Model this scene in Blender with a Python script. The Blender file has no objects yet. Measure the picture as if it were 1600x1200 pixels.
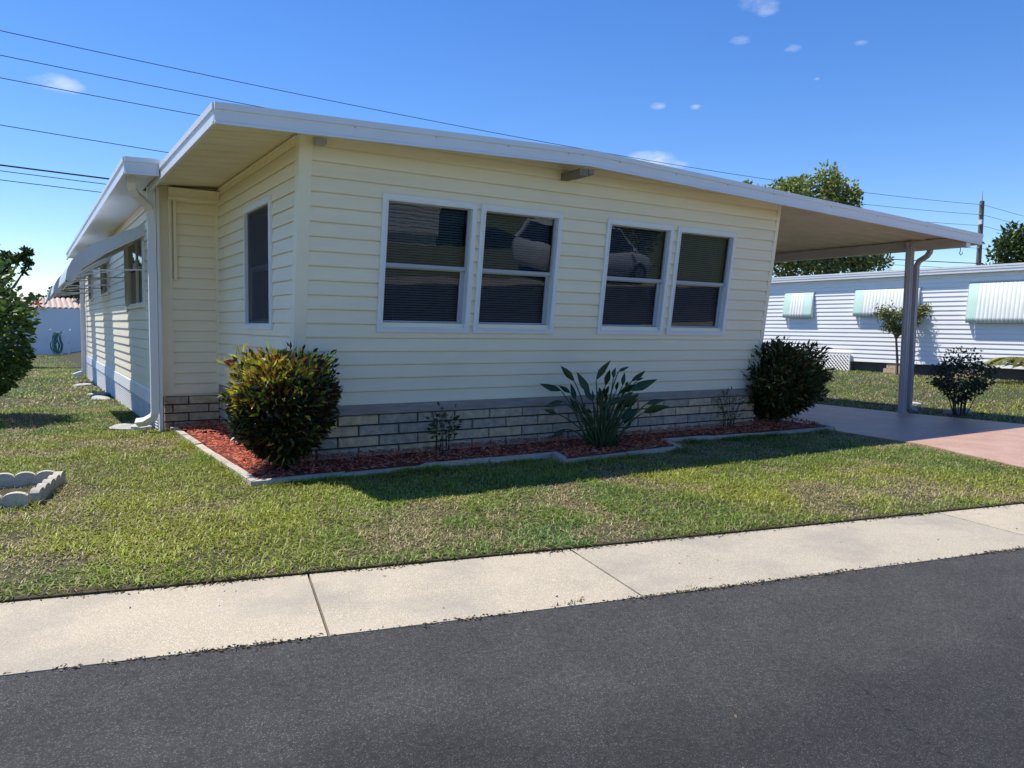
import bpy, bmesh, math, random
import numpy as np
from mathutils import Vector, Matrix
random.seed(7); RNG = np.random.default_rng(11)
S = bpy.context.scene
COL = S.collection

# ------------------------------------------------------------------ camera
F_PX, YAW, PIT, ROL, CX, CY, CZ = 1199.51, 0.564575, -0.072029, 0.013984, -2.109422, -6.881223, 0.735545
FW = np.array([math.sin(YAW)*math.cos(PIT), math.cos(YAW)*math.cos(PIT), math.sin(PIT)])
_r = np.array([math.cos(YAW), -math.sin(YAW), 0.0]); _u = np.cross(_r, FW)
RT = math.cos(ROL)*_r + math.sin(ROL)*_u
UP = -math.sin(ROL)*_r + math.cos(ROL)*_u
CAM = np.array([CX, CY, CZ])
cd = bpy.data.cameras.new('camera'); cam = bpy.data.objects.new('camera', cd); COL.objects.link(cam)
cam.matrix_world = Matrix(((RT[0], UP[0], -FW[0], CX), (RT[1], UP[1], -FW[1], CY), (RT[2], UP[2], -FW[2], CZ), (0, 0, 0, 1)))
cd.sensor_fit = 'HORIZONTAL'; cd.sensor_width = 36.0; cd.lens = 36.0*F_PX/1600.0
cd.clip_start = 0.05; cd.clip_end = 2000
S.camera = cam

# ------------------------------------------------------------------ sky, sun, exposure
SUN_DIR = Vector((0.325, -0.37, -1.0)).normalized()          # direction the light travels
SUN_EL = math.asin(-SUN_DIR.z); SUN_AZ = math.atan2(-SUN_DIR.x, -SUN_DIR.y)
W = bpy.data.worlds.new('World'); S.world = W; W.use_nodes = True
nt = W.node_tree; nt.nodes.clear()
wo = nt.nodes.new('ShaderNodeOutputWorld'); bg = nt.nodes.new('ShaderNodeBackground')
sky = nt.nodes.new('ShaderNodeTexSky'); sky.sky_type = 'NISHITA'; sky.sun_disc = False
sky.sun_elevation = SUN_EL; sky.sun_rotation = SUN_AZ
sky.altitude = 0; sky.air_density = 1.0; sky.dust_density = 0.0; sky.ozone_density = 5.0
bg.inputs['Strength'].default_value = 0.115
# a few small fair-weather clouds: soft blobs of noise in given directions
tc = nt.nodes.new('ShaderNodeTexCoord')
nz = nt.nodes.new('ShaderNodeTexNoise'); nz.inputs['Scale'].default_value = 34.0; nz.inputs['Detail'].default_value = 8.0; nz.inputs['Roughness'].default_value = 0.6
mpz = nt.nodes.new('ShaderNodeMapping'); mpz.inputs['Scale'].default_value = (1, 1, 2.2)
nt.links.new(tc.outputs['Generated'], mpz.inputs['Vector']); nt.links.new(mpz.outputs['Vector'], nz.inputs['Vector'])
CLOUDS = [(98, 131, 42, .75), (20, 128, 40, .3), (1027, 166, 20, .75), (1085, 167, 15, .7), (1157, 63, 26, .6), (1240, 75, 24, .55), (1345, 67, 18, .5), (1185, 0, 55, .55), (1200, 20, 25, .4), (1018, 252, 52, .95), (1276, 123, 9, .5), (35, 377, 55, .35), (75, 291, 24, .35), (1070, 258, 20, .4), (-300, 200, 140, .7), (1900, 150, 150, .7), (2300, 80, 120, .6), (-800, 60, 160, .7)]
acc = None
for (px, py, rr, op) in CLOUDS:
    dvec = FW + RT*(px-800)/F_PX - UP*(py-600)/F_PX; dvec = dvec/np.linalg.norm(dvec)
    sb = nt.nodes.new('ShaderNodeVectorMath'); sb.operation = 'SUBTRACT'; sb.inputs[1].default_value = tuple(dvec); nt.links.new(tc.outputs['Generated'], sb.inputs[0])
    sc_ = nt.nodes.new('ShaderNodeVectorMath'); sc_.operation = 'MULTIPLY'; k_ = F_PX/rr; sc_.inputs[1].default_value = (k_, k_, k_*2.3); nt.links.new(sb.outputs[0], sc_.inputs[0])
    ln = nt.nodes.new('ShaderNodeVectorMath'); ln.operation = 'LENGTH'; nt.links.new(sc_.outputs[0], ln.inputs[0])
    mr_ = nt.nodes.new('ShaderNodeMapRange'); mr_.interpolation_type = 'SMOOTHSTEP'; mr_.inputs['From Min'].default_value = 1.25; mr_.inputs['From Max'].default_value = 0.0; mr_.inputs['To Max'].default_value = op
    nt.links.new(ln.outputs['Value'], mr_.inputs['Value'])
    if acc is None: acc = mr_.outputs['Result']
    else:
        ad = nt.nodes.new('ShaderNodeMath'); ad.operation = 'ADD'; nt.links.new(acc, ad.inputs[0]); nt.links.new(mr_.outputs['Result'], ad.inputs[1]); acc = ad.outputs[0]
mul = nt.nodes.new('ShaderNodeMath'); mul.operation = 'MULTIPLY'; nt.links.new(acc, mul.inputs[0]); nt.links.new(nz.outputs['Fac'], mul.inputs[1])
rp = nt.nodes.new('ShaderNodeMapRange'); rp.inputs['From Min'].default_value = 0.17; rp.inputs['From Max'].default_value = 0.62; rp.inputs['To Max'].default_value = .85
nt.links.new(mul.outputs[0], rp.inputs['Value'])
mx = nt.nodes.new('ShaderNodeMix'); mx.data_type = 'RGBA'; mx.inputs['B'].default_value = (6.6, 7.0, 7.4, 1)
nt.links.new(rp.outputs['Result'], mx.inputs['Factor'])
hsv = nt.nodes.new('ShaderNodeHueSaturation'); hsv.inputs['Saturation'].default_value = 1.24; hsv.inputs['Value'].default_value = 1.22; hsv.inputs['Hue'].default_value = 0.511
nt.links.new(sky.outputs['Color'], hsv.inputs['Color']); nt.links.new(hsv.outputs['Color'], mx.inputs['A']); nt.links.new(mx.outputs['Result'], bg.inputs['Color'])
nt.links.new(bg.outputs['Background'], wo.inputs['Surface'])
sl = bpy.data.lights.new('sun', 'SUN'); sl.energy = 4.7; sl.angle = math.radians(0.53); sl.color = (1.0, 0.95, 0.865)
sun = bpy.data.objects.new('sun', sl); COL.objects.link(sun)
sun.rotation_euler = SUN_DIR.to_track_quat('-Z', 'Y').to_euler(); sun.location = (-6, 8, 20)
vs = S.view_settings; vs.view_transform = 'Standard'; vs.look = 'None'; vs.exposure = 0.34; vs.gamma = 1.0
S.render.engine = 'CYCLES'
S.cycles.max_bounces = 6; S.cycles.diffuse_bounces = 4; S.cycles.glossy_bounces = 3; S.cycles.transparent_max_bounces = 12

# ------------------------------------------------------------------ helpers
def onZ(x, y, z):
    d = FW + RT*(x-800)/F_PX - UP*(y-600)/F_PX
    return CAM + d*(z-CZ)/d[2]
def at(x, y, depth):
    return CAM + (FW + RT*(x-800)/F_PX - UP*(y-600)/F_PX)*depth

MATS = {}
def mat(name, col, rough=0.6, var=0.12, nscale=5.0, bump=0.0, bscale=80.0, spec=0.4, metal=0.0, col2=None, attr=False,
        transl=0.0, stretch=None, speck=None, dirt=None, rand=0.0):
    m = bpy.data.materials.new(name); m.use_nodes = True; t = m.node_tree; N = t.nodes; L = t.links
    b = N['Principled BSDF']; b.inputs['Roughness'].default_value = rough; b.inputs['Metallic'].default_value = metal
    b.inputs['Specular IOR Level'].default_value = spec
    co = N.new('ShaderNodeTexCoord'); v = co.outputs['Object']
    if stretch:
        mpn = N.new('ShaderNodeMapping'); mpn.inputs['Scale'].default_value = stretch; L.new(v, mpn.inputs['Vector']); v = mpn.outputs['Vector']
    n1 = N.new('ShaderNodeTexNoise'); n1.inputs['Scale'].default_value = nscale; n1.inputs['Detail'].default_value = 6
    L.new(v, n1.inputs['Vector'])
    rmp = N.new('ShaderNodeMapRange'); rmp.inputs['From Min'].default_value = 0.3; rmp.inputs['From Max'].default_value = 0.7
    L.new(n1.outputs['Fac'], rmp.inputs['Value'])
    mixc = N.new('ShaderNodeMix'); mixc.data_type = 'RGBA'
    c = Vector(col)
    a = col2 if col2 else tuple(c*(1-var)); bb = col if col2 else tuple(min(1, x) for x in c*(1+var))
    if attr:
        at_ = N.new('ShaderNodeAttribute'); at_.attribute_name = 'Col'
        hs = N.new('ShaderNodeHueSaturation'); L.new(at_.outputs['Color'], hs.inputs['Color'])
        mr = N.new('ShaderNodeMapRange'); mr.inputs['To Min'].default_value = 1-var; mr.inputs['To Max'].default_value = 1+var
        L.new(rmp.outputs['Result'], mr.inputs['Value']); L.new(mr.outputs['Result'], hs.inputs['Value'])
        out = hs.outputs['Color']
    else:
        mixc.inputs['A'].default_value = (*a, 1); mixc.inputs['B'].default_value = (*bb, 1)
        L.new(rmp.outputs['Result'], mixc.inputs['Factor']); out = mixc.outputs['Result']
    if speck:      # (scale, threshold, colour)
        vo = N.new('ShaderNodeTexVoronoi'); vo.inputs['Scale'].default_value = speck[0]; L.new(co.outputs['Object'], vo.inputs['Vector'])
        sx = N.new('ShaderNodeSeparateColor'); L.new(vo.outputs['Color'], sx.inputs['Color'])
        gt = N.new('ShaderNodeMath'); gt.operation = 'GREATER_THAN'; gt.inputs[1].default_value = speck[1]; L.new(sx.outputs['Red'], gt.inputs[0])
        m2 = N.new('ShaderNodeMix'); m2.data_type = 'RGBA'; m2.inputs['B'].default_value = (*speck[2], 1)
        L.new(gt.outputs[0], m2.inputs['Factor']); L.new(out, m2.inputs['A']); out = m2.outputs['Result']
    if dirt:       # (scale, colour, amount) large stains
        n3 = N.new('ShaderNodeTexNoise'); n3.inputs['Scale'].default_value = dirt[0]; n3.inputs['Detail'].default_value = 8; n3.inputs['Roughness'].default_value = .65
        L.new(co.outputs['Object'], n3.inputs['Vector'])
        r3 = N.new('ShaderNodeMapRange'); r3.inputs['From Min'].default_value = .48; r3.inputs['From Max'].default_value = .72; r3.inputs['To Max'].default_value = dirt[2]
        L.new(n3.outputs['Fac'], r3.inputs['Value'])
        m3 = N.new('ShaderNodeMix'); m3.data_type = 'RGBA'; m3.inputs['B'].default_value = (*dirt[1], 1)
        L.new(r3.outputs['Result'], m3.inputs['Factor']); L.new(out, m3.inputs['A']); out = m3.outputs['Result']
    if rand:
        oi = N.new('ShaderNodeObjectInfo'); hr = N.new('ShaderNodeHueSaturation'); mr2 = N.new('ShaderNodeMapRange')
        mr2.inputs['To Min'].default_value = 1-rand; mr2.inputs['To Max'].default_value = 1+rand*.8
        L.new(oi.outputs['Random'], mr2.inputs['Value']); L.new(mr2.outputs['Result'], hr.inputs['Value']); L.new(mr2.outputs['Result'], hr.inputs['Saturation']); L.new(out, hr.inputs['Color']); out = hr.outputs['Color']
    L.new(out, b.inputs['Base Color'])
    if bump:
        n2 = N.new('ShaderNodeTexNoise'); n2.inputs['Scale'].default_value = bscale; n2.inputs['Detail'].default_value = 4; L.new(v, n2.inputs['Vector'])
        bp = N.new('ShaderNodeBump'); bp.inputs['Strength'].default_value = bump; bp.inputs['Distance'].default_value = 0.01
        L.new(n2.outputs['Fac'], bp.inputs['Height']); L.new(bp.outputs['Normal'], b.inputs['Normal'])
    if transl:
        tr = N.new('ShaderNodeBsdfTranslucent'); L.new(out, tr.inputs['Color'])
        ms = N.new('ShaderNodeMixShader'); ms.inputs[0].default_value = transl
        L.new(b.outputs[0], ms.inputs[1]); L.new(tr.outputs[0], ms.inputs[2]); L.new(ms.outputs[0], N['Material Output'].inputs['Surface'])
    MATS[name] = m
    return m

CREAM = mat('cream_vinyl', (.90, .805, .60), .5, .025, 1.2, .10, 30, stretch=(1, 1, 14), dirt=(1.1, (.74, .65, .47), .25), rand=.025)
TRIMC = mat('cream_trim', (.89, .81, .62), .5, .03, 2)
SOFF = mat('soffit', (.80, .73, .56), .6, .05, 3, dirt=(2.0, (.55, .47, .32), .35))
WHITE = mat('white_paint', (.80, .81, .82), .42, .03, 4)
FASC = mat('white_aluminium', (.76, .77, .79), .38, .03, 3, dirt=(1.5, (.60, .60, .60), .25))
PANM = mat('carport_pan', (.74, .69, .58), .5, .06, 2, dirt=(1.3, (.52, .45, .34), .5))
BEAMM = mat('carport_beam', (.56, .53, .50), .5, .05, 2)
ROOFM = mat('roof_coating', (.75, .75, .74), .7, .06, 2)
BRICKM = mat('slump_block', (.60, .455, .30), .9, .25, 16, 1.0, 55, dirt=(9, (.36, .27, .20), .5), rand=.25)
MORTAR = mat('dark_mortar', (.055, .05, .045), .95, .2, 20)
CAPM = mat('grey_ledge', (.34, .28, .235), .8, .2, 4, .3, 40, stretch=(1, 1, 6))
GREY = mat('grey_metal', (.42, .44, .47), .45, .05, 4)
AWNM = mat('awning_metal', (.62, .65, .70), .4, .05, 3, dirt=(2.5, (.45, .44, .42), .4))
SKIRT = mat('skirt_metal', (.70, .70, .69), .5, .06, 3, dirt=(2, (.5, .46, .40), .4))
BANDM = mat('band_metal', (.78, .79, .81), .4, .03, 3)
DARK = mat('interior_shade', (.02, .022, .026), .9, .1)  # near-black colour stands in for the shade of unlit rooms and cavities
BLIND = mat('blind_slat', (.36, .40, .42), .6, .1)
SASH = mat('sash_grey', (.40, .43, .50), .4, .04)
CONC = mat('concrete', (.455, .39, .285), .9, .10, 3, .5, 170, col2=(.385, .33, .24), speck=(240, .72, (.56, .49, .37)), dirt=(1.7, (.30, .27, .23), .75), rand=.07)
CONC2 = mat('edging_concrete', (.50, .45, .36), .9, .2, 14, .9, 60, dirt=(7, (.24, .22, .19), .7), rand=.15)
ASPH = mat('asphalt', (.074, .070, .064), .85, .12, 40, 1.0, 260, col2=(.042, .040, .038), speck=(260, .88, (.15, .146, .14)))
def wear(m):      # darker, smoother sealed lane beyond a lighter, coarser strip along the kerb, with blotches
    t = m.node_tree; N = t.nodes; L = t.links; b = N['Principled BSDF']; src = b.inputs['Base Color'].links[0].from_socket
    co = N.new('ShaderNodeTexCoord'); dt = N.new('ShaderNodeVectorMath'); dt.operation = 'DOT_PRODUCT'; dt.inputs[1].default_value = (.21, 1, 0); L.new(co.outputs['Object'], dt.inputs[0])
    nz_ = N.new('ShaderNodeTexNoise'); nz_.inputs['Scale'].default_value = .9; nz_.inputs['Detail'].default_value = 6; L.new(co.outputs['Object'], nz_.inputs['Vector'])
    m1 = N.new('ShaderNodeMath'); m1.operation = 'MULTIPLY_ADD'; m1.inputs[1].default_value = 1.1; L.new(nz_.outputs['Fac'], m1.inputs[0]); L.new(dt.outputs['Value'], m1.inputs[2])
    r_ = N.new('ShaderNodeMapRange'); r_.interpolation_type = 'SMOOTHSTEP'; r_.inputs['From Min'].default_value = -4.25; r_.inputs['From Max'].default_value = -4.75; L.new(m1.outputs[0], r_.inputs['Value'])
    mm = N.new('ShaderNodeMix'); mm.data_type = 'RGBA'; mm.blend_type = 'MULTIPLY'; mm.inputs['B'].default_value = (.60, .61, .63, 1); L.new(r_.outputs['Result'], mm.inputs['Factor']); L.new(src, mm.inputs['A'])
    n2_ = N.new('ShaderNodeTexNoise'); n2_.inputs['Scale'].default_value = 3.5; n2_.inputs['Detail'].default_value = 8; L.new(co.outputs['Object'], n2_.inputs['Vector'])
    r2_ = N.new('ShaderNodeMapRange'); r2_.inputs['From Min'].default_value = .4; r2_.inputs['From Max'].default_value = .7; r2_.inputs['To Min'].default_value = .9; r2_.inputs['To Max'].default_value = 1.14; L.new(n2_.outputs['Fac'], r2_.inputs['Value'])
    hs_ = N.new('ShaderNodeHueSaturation'); L.new(r2_.outputs['Result'], hs_.inputs['Value']); L.new(mm.outputs['Result'], hs_.inputs['Color']); L.new(hs_.outputs['Color'], b.inputs['Base Color'])
wear(ASPH)
DRIVE = mat('stained_drive', (.45, .265, .185), .45, .12, 3.5, .25, 120, dirt=(1.1, (.55, .40, .305), .8), speck=(110, .82, (.56, .38, .28)))
SOIL = mat('soil', (.085, .06, .04), .95, .3, 8, .6, 60)
LAWNM = mat('lawn_base', (.075, .062, .03), .95, .3, 30.0, .6, 60, col2=(.035, .036, .014))
GRASSM = mat('grass_blade', (.1, .15, .03), .5, .12, 2, attr=True, transl=.22, spec=.4)
LEAFM = mat('leaf', (.1, .15, .03), .42, .15, 9, attr=True, transl=.22, spec=.5)
LEAFD = mat('leaf_matte', (.1, .15, .03), .6, .15, 9, attr=True, transl=.2, spec=.3)
MULCH = mat('mulch_base', (.16, .035, .02), .95, .3, 20, .5, 60)
CHIPM = mat('mulch_chip', (.3, .06, .03), .85, .2, 30, attr=True)
TWIG = mat('twig', (.055, .042, .03), .95, .3, 14)
BARK = mat('bark', (.17, .13, .10), .95, .25, 14, .8, 40)
STONEM = mat('stone', (.47, .45, .42), .9, .2, 7, .7, 40)
FARL = mat('far_lawn', (.20, .21, .075), .95, .3, 12.0, .6, 60, col2=(.13, .16, .045))
NBW = mat('neighbour_white', (.91, .89, .85), .5, .02, 2)
AQUA = mat('awning_stripe', (.7, .8, .8), .5, .06, 3, attr=True)
TILE = mat('pink_roof', (.52, .41, .35), .8, .12, 3)
VINYL = mat('fence_vinyl', (.78, .80, .83), .45, .03, 1)
WOODP = mat('pole_wood', (.17, .14, .115), .9, .2, 6, stretch=(1, 1, .1))
WIREM = mat('wire', (.03, .03, .032), .6, .05)
HOSE = mat('hose_green', (.03, .16, .11), .5, .1)
CARW = mat('car_paint', (.78, .79, .80), .2, .01, 1, spec=.6)
TYRE = mat('tyre', (.025, .025, .027), .8, .1)
RIM = mat('rim', (.45, .46, .48), .3, .05, metal=.6)
BLACK = mat('black_plastic', (.02, .02, .022), .5, .05)
PETAL = mat('petal', (.75, .16, .05), .5, .1)
RUST = mat('weathered_wood', (.25, .21, .17), .9, .2, 10)

def glass(name, tint):
    m = bpy.data.materials.new(name); m.use_nodes = True; t = m.node_tree; N = t.nodes; L = t.links
    N.remove(N['Principled BSDF'])
    g = N.new('ShaderNodeBsdfGlossy'); g.inputs['Roughness'].default_value = 0.012; g.inputs['Color'].default_value = (.93, .96, 1, 1)
    tr = N.new('ShaderNodeBsdfTransparent'); tr.inputs['Color'].default_value = (*tint, 1)
    fr = N.new('ShaderNodeFresnel'); fr.inputs['IOR'].default_value = 1.5
    # very slight waviness of the pane
    co = N.new('ShaderNodeTexCoord'); n2 = N.new('ShaderNodeTexNoise'); n2.inputs['Scale'].default_value = 2.2; L.new(co.outputs['Object'], n2.inputs['Vector'])
    bp = N.new('ShaderNodeBump'); bp.inputs['Strength'].default_value = .05; bp.inputs['Distance'].default_value = .02; L.new(n2.outputs['Fac'], bp.inputs['Height'])
    L.new(bp.outputs['Normal'], g.inputs['Normal'])
    ms = N.new('ShaderNodeMixShader'); L.new(fr.outputs[0], ms.inputs[0]); L.new(tr.outputs[0], ms.inputs[1]); L.new(g.outputs[0], ms.inputs[2])
    L.new(ms.outputs[0], N['Material Output'].inputs['Surface'])
    return m
GLASS = glass('window_glass', (.50, .56, .62)); CARGLASS = mat('car_glass', (.015, .018, .02), .06, .02, spec=.8)

def screen_mat():
    m = bpy.data.materials.new('insect_screen'); m.use_nodes = True; t = m.node_tree; N = t.nodes; L = t.links; N.remove(N['Principled BSDF'])
    d = N.new('ShaderNodeBsdfDiffuse'); d.inputs['Color'].default_value = (.075, .08, .09, 1); tr = N.new('ShaderNodeBsdfTransparent')
    ms = N.new('ShaderNodeMixShader'); ms.inputs[0].default_value = .68; L.new(tr.outputs[0], ms.inputs[1]); L.new(d.outputs[0], ms.inputs[2]); L.new(ms.outputs[0], N['Material Output'].inputs['Surface'])
    return m
SCREEN = screen_mat()

class MB:
    """collects shapes, then links them as ONE mesh object"""
    def __init__(s): s.v = []; s.f = []; s.m = []
    def add(s, vs, fs, mi=0):
        o = len(s.v); s.v += [tuple(float(c) for c in p) for p in vs]
        for f in fs: s.f.append(tuple(o+i for i in f)); s.m.append(mi)
    def hexa(s, p, mi=0):     # 8 points: bottom 4 ccw, top 4 ccw
        s.add(p, [(3, 2, 1, 0), (4, 5, 6, 7), (0, 1, 5, 4), (1, 2, 6, 5), (2, 3, 7, 6), (3, 0, 4, 7)], mi)
    def box(s, a, b, mi=0):
        x0, x1 = sorted((a[0], b[0])); y0, y1 = sorted((a[1], b[1])); z0, z1 = sorted((a[2], b[2]))
        s.hexa([(x0, y0, z0), (x1, y0, z0), (x1, y1, z0), (x0, y1, z0), (x0, y0, z1), (x1, y0, z1), (x1, y1, z1), (x0, y1, z1)], mi)
    def prism(s, poly, d, mi=0):   # poly: 3-D points, extruded by vector d
        n = len(poly); d = np.array(d, float); P = [np.array(q, float) for q in poly]
        s.add(P+[q+d for q in P], [tuple(range(n-1, -1, -1)), tuple(range(n, 2*n))]+[(i, (i+1) % n, n+(i+1) % n, n+i) for i in range(n)], mi)
    def tube(s, pts, rad, seg=8, mi=0, square=False):
        P = [np.array(q, float) for q in pts]; n = len(P)
        if not hasattr(rad, '__len__'): rad = [rad]*n
        rings = []; prev = None
        for i in range(n):
            t = P[min(i+1, n-1)]-P[max(i-1, 0)]; t /= np.linalg.norm(t)+1e-9
            a = prev if prev is not None else (np.array([1., 0, 0]) if abs(t[0]) < .8 else np.array([0, 1., 0]))
            a = a-t*(a@t); a /= np.linalg.norm(a)+1e-9; prev = a; b = np.cross(t, a)
            if square: rings.append([P[i]+rad[i]*(sx*a+sy*b*.75) for sx, sy in ((-1, -1), (1, -1), (1, 1), (-1, 1))])
            else: rings.append([P[i]+rad[i]*(math.cos(k*2*math.pi/seg)*a+math.sin(k*2*math.pi/seg)*b) for k in range(seg)])
        m = len(rings[0])
        vs = [q for r in rings for q in r]
        fs = [(i*m+k, i*m+(k+1) % m, (i+1)*m+(k+1) % m, (i+1)*m+k) for i in range(n-1) for k in range(m)]
        fs += [tuple(range(m-1, -1, -1)), tuple((n-1)*m+k for k in range(m))]
        s.add(vs, fs, mi)
    def build(s, name, mats, parent=None, smooth=False, recalc=True):
        me = bpy.data.meshes.new(name); me.from_pydata(s.v, [], s.f)
        for m in (mats if isinstance(mats, (list, tuple)) else [mats]): me.materials.append(m)
        if any(s.m): me.polygons.foreach_set('material_index', s.m)
        if smooth: me.polygons.foreach_set('use_smooth', [True]*len(s.f))
        me.update()
        if recalc:
            bm = bmesh.new(); bm.from_mesh(me); bmesh.ops.recalc_face_normals(bm, faces=bm.faces[:]); bm.to_mesh(me); bm.free()
        o = bpy.data.objects.new(name, me); COL.objects.link(o)
        if parent: o.parent = parent
        return o
def tag(o, label=None, cat=None, group=None, kind=None):
    if label: o['label'] = label
    if cat: o['category'] = cat
    if group: o['group'] = group
    if kind: o['kind'] = kind
    return o
def thing(name, label, cat, loc, group=None):
    o = bpy.data.objects.new(name, None); COL.objects.link(o); o.location = loc; o.empty_display_size = .2
    tag(o, label, cat, group); bpy.context.view_layer.update()
    return o
def attach(o, parent):
    o.parent = parent; o.matrix_parent_inverse = Matrix.Translation(-Vector(parent.location)) if parent.type == 'EMPTY' else Matrix()
    return o
def part(mb, name, mats, parent, smooth=False):
    o = mb.build(name, mats, None, smooth); attach(o, parent); return o
def sub(mb, name, mats, parentpart, smooth=False, recalc=True):
    o = mb.build(name, mats, None, smooth, recalc); o.parent = parentpart; return o
def npmesh(name, V, Fq, cols, mats, parent=None, smooth=False):
    """V (n,3), Fq list of arrays of faces (m,k), cols (n,3)"""
    me = bpy.data.meshes.new(name); V = np.asarray(V, np.float32)
    me.vertices.add(len(V)); me.vertices.foreach_set('co', V.ravel())
    loops = np.concatenate([f.ravel() for f in Fq]); sizes = np.concatenate([np.full(len(f), f.shape[1]) for f in Fq])
    starts = np.concatenate([[0], np.cumsum(sizes)[:-1]])
    me.loops.add(len(loops)); me.loops.foreach_set('vertex_index', loops.astype(np.int32))
    me.polygons.add(len(sizes)); me.polygons.foreach_set('loop_start', starts.astype(np.int32))
    try: me.polygons.foreach_set('loop_total', sizes.astype(np.int32))
    except Exception: pass
    if smooth: me.polygons.foreach_set('use_smooth', np.ones(len(sizes), bool))
    me.update(calc_edges=True)
    if cols is not None:
        ca = me.color_attributes.new('Col', 'FLOAT_COLOR', 'POINT')
        ca.data.foreach_set('color', np.concatenate([cols, np.ones((len(V), 1))], 1).astype(np.float32).ravel())
    for m in (mats if isinstance(mats, (list, tuple)) else [mats]): me.materials.append(m)
    o = bpy.data.objects.new(name, me); COL.objects.link(o)
    if parent: attach(o, parent)
    return o
def unit(a): return a/(np.linalg.norm(a, axis=-1, keepdims=True)+1e-9)
def leaves(P, D, length, width, cols, fold=.25, droop=.0):
    """rhombic folded leaves: base P, direction D; returns V, F, C"""
    n = len(P); D = unit(D); R = unit(np.cross(D, RNG.normal(size=(n, 3)))); Nn = np.cross(R, D)
    L = np.broadcast_to(np.asarray(length), (n,))[:, None]; Wd = np.broadcast_to(np.asarray(width), (n,))[:, None]
    mid = P+D*L*.45
    V = np.stack([P, mid-R*Wd*.5+Nn*Wd*fold, P+D*L+np.array([0, 0, -1])*L*droop, mid+R*Wd*.5+Nn*Wd*fold], 1).reshape(-1, 3)
    i = np.arange(n)[:, None]*4
    Fa = np.concatenate([i+np.array([[0, 1, 2]]), i+np.array([[0, 2, 3]])])
    return V, Fa, np.repeat(cols, 4, 0)
def vnoise(x, y, seed=0):
    """smooth value noise in 0..1"""
    r = np.random.default_rng(seed).random((64, 64))
    xi = np.floor(x).astype(int); yi = np.floor(y).astype(int); fx = x-xi; fy = y-yi
    fx = fx*fx*(3-2*fx); fy = fy*fy*(3-2*fy)
    g = lambda a, b: r[a % 64, b % 64]
    return (g(xi, yi)*(1-fx)+g(xi+1, yi)*fx)*(1-fy)+(g(xi, yi+1)*(1-fx)+g(xi+1, yi+1)*fx)*fy

# ------------------------------------------------------------------ ground, road, pavement, lawn, drive
def ytop(x):
    xx = np.clip(x, -8, 9); return -3.19-.2095*xx+.0027*xx*xx+(x-xx)*(-.2095+.0054*xx)
ROADW = 4.1; WALKW = .865
def zg(x, y):       # lawn surface
    return -.55-.013*np.clip(y-3, 0, 27)*np.clip((1.2-x)/2, 0, 1)+.14*np.clip((x-13)/6, 0, 1)
b = MB(); b.add([(-600, -600, -1.3), (600, -600, -1.3), (600, 600, -1.3), (-600, 600, -1.3)], [(0, 1, 2, 3)])
tag(b.build('ground', LAWNM), kind='structure')
def strip(name, offs, zs, m, xs):
    V = []; 
    for x in xs:
        for o, z in zip(offs, zs):
            V.append((x, ytop(x)+o, z if not callable(z) else z(x, ytop(x)+o)))
    k = len(offs); Fc = [(i*k+j, (i+1)*k+j, (i+1)*k+j+1, i*k+j+1) for i in range(len(xs)-1) for j in range(k-1)]
    q = MB(); q.add(V, Fc); return tag(q.build(name, m), kind='structure')
XS = sorted(set([-90, -60, -40, -30, -20, -14]+[round(-10+.5*i, 2) for i in range(49)]+[16, 18, 20, 24, 30, 40, 60, 90]))
strip('lawn', [.006, .008, .05, .2, .5, 1, 2, 3, 4, 5, 6, 7, 8, 10, 12, 15, 18, 22, 26, 30, 35, 45, 80],
      [-.75]+[lambda x, y: float(zg(x, y))]*22, LAWNM, XS)
strip('soil_edge', [.004, .015, .05], [-.562, -.556, -.546], SOIL, XS)
strip('road', [-WALKW-.004, -WALKW-.4, -WALKW-1.2, -WALKW-2.4, -WALKW-ROADW], [-.5625, -.572, -.572, -.572, -.58], ASPH, XS)
far = -WALKW-ROADW
strip('far_lawn', [far-.87, far-.9, far-3, far-8, far-30, far-90], [-.62, -.55, -.53, -.52, -.5, -.5], FARL, XS)
sw = bpy.data.objects.new('sidewalk', None); COL.objects.link(sw); tag(sw, kind='structure')
def slab(x0, x1, o0, o1, zt, parent, name='paving_slab'):
    q = MB(); n = max(2, int(abs(x1-x0)/.5)+1); V = []
    for i in range(n+1):
        xt = x0+(x1-x0)*i/n
        for o in (o0, o1):
            xx = xt+.2*(o-o0); V += [(xx, float(ytop(xx))+o, zt), (xx, float(ytop(xx))+o, zt-.14)]
    Fc = []
    for i in range(n):
        a = i*4; c = a+4
        Fc += [(a, c, c+2, a+2), (a+1, a+3, c+3, c+1), (a, a+1, c+1, c), (a+2, c+2, c+3, a+3)]
    Fc += [(0, 2, 3, 1), (n*4, n*4+1, n*4+3, n*4+2)]
    q.add(V, Fc); o = q.build(name, CONC); o.parent = parent; return o
JX = [-40, -30, -22, -16, -12, -9.6, -6.7, -3.82, -.895, .575, 3.48, 6.4, 9.3, 12.2, 15.1, 18, 22, 28, 36, 46]
for a, c in zip(JX[:-1], JX[1:]): slab(a+.006, c-.006, 0, -WALKW, -.56, sw)
sw2 = bpy.data.objects.new('far_sidewalk', None); COL.objects.link(sw2); tag(sw2, kind='structure')
for a, c in zip(JX[:-1], JX[1:]): slab(a+.006, c-.006, far, far-WALKW, -.56, sw2)
# crack in the road
q = MB(); pts = []
for i in range(26):
    px = 1265+ i*9.0; py = 1010+i*7.3+random.uniform(-4, 4); pts.append(onZ(px, py, -.5705))
for i in range(25):
    a, c = pts[i], pts[i+1]; w = .005*random.uniform(.15, 1.2); n = np.array([.7, .7, 0])*w
    q.add([a-n, c-n, c+n, a+n], [(0, 1, 2, 3)])
ck = q.build('road_crack', BLACK); ck.parent = bpy.data.objects['road']
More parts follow.
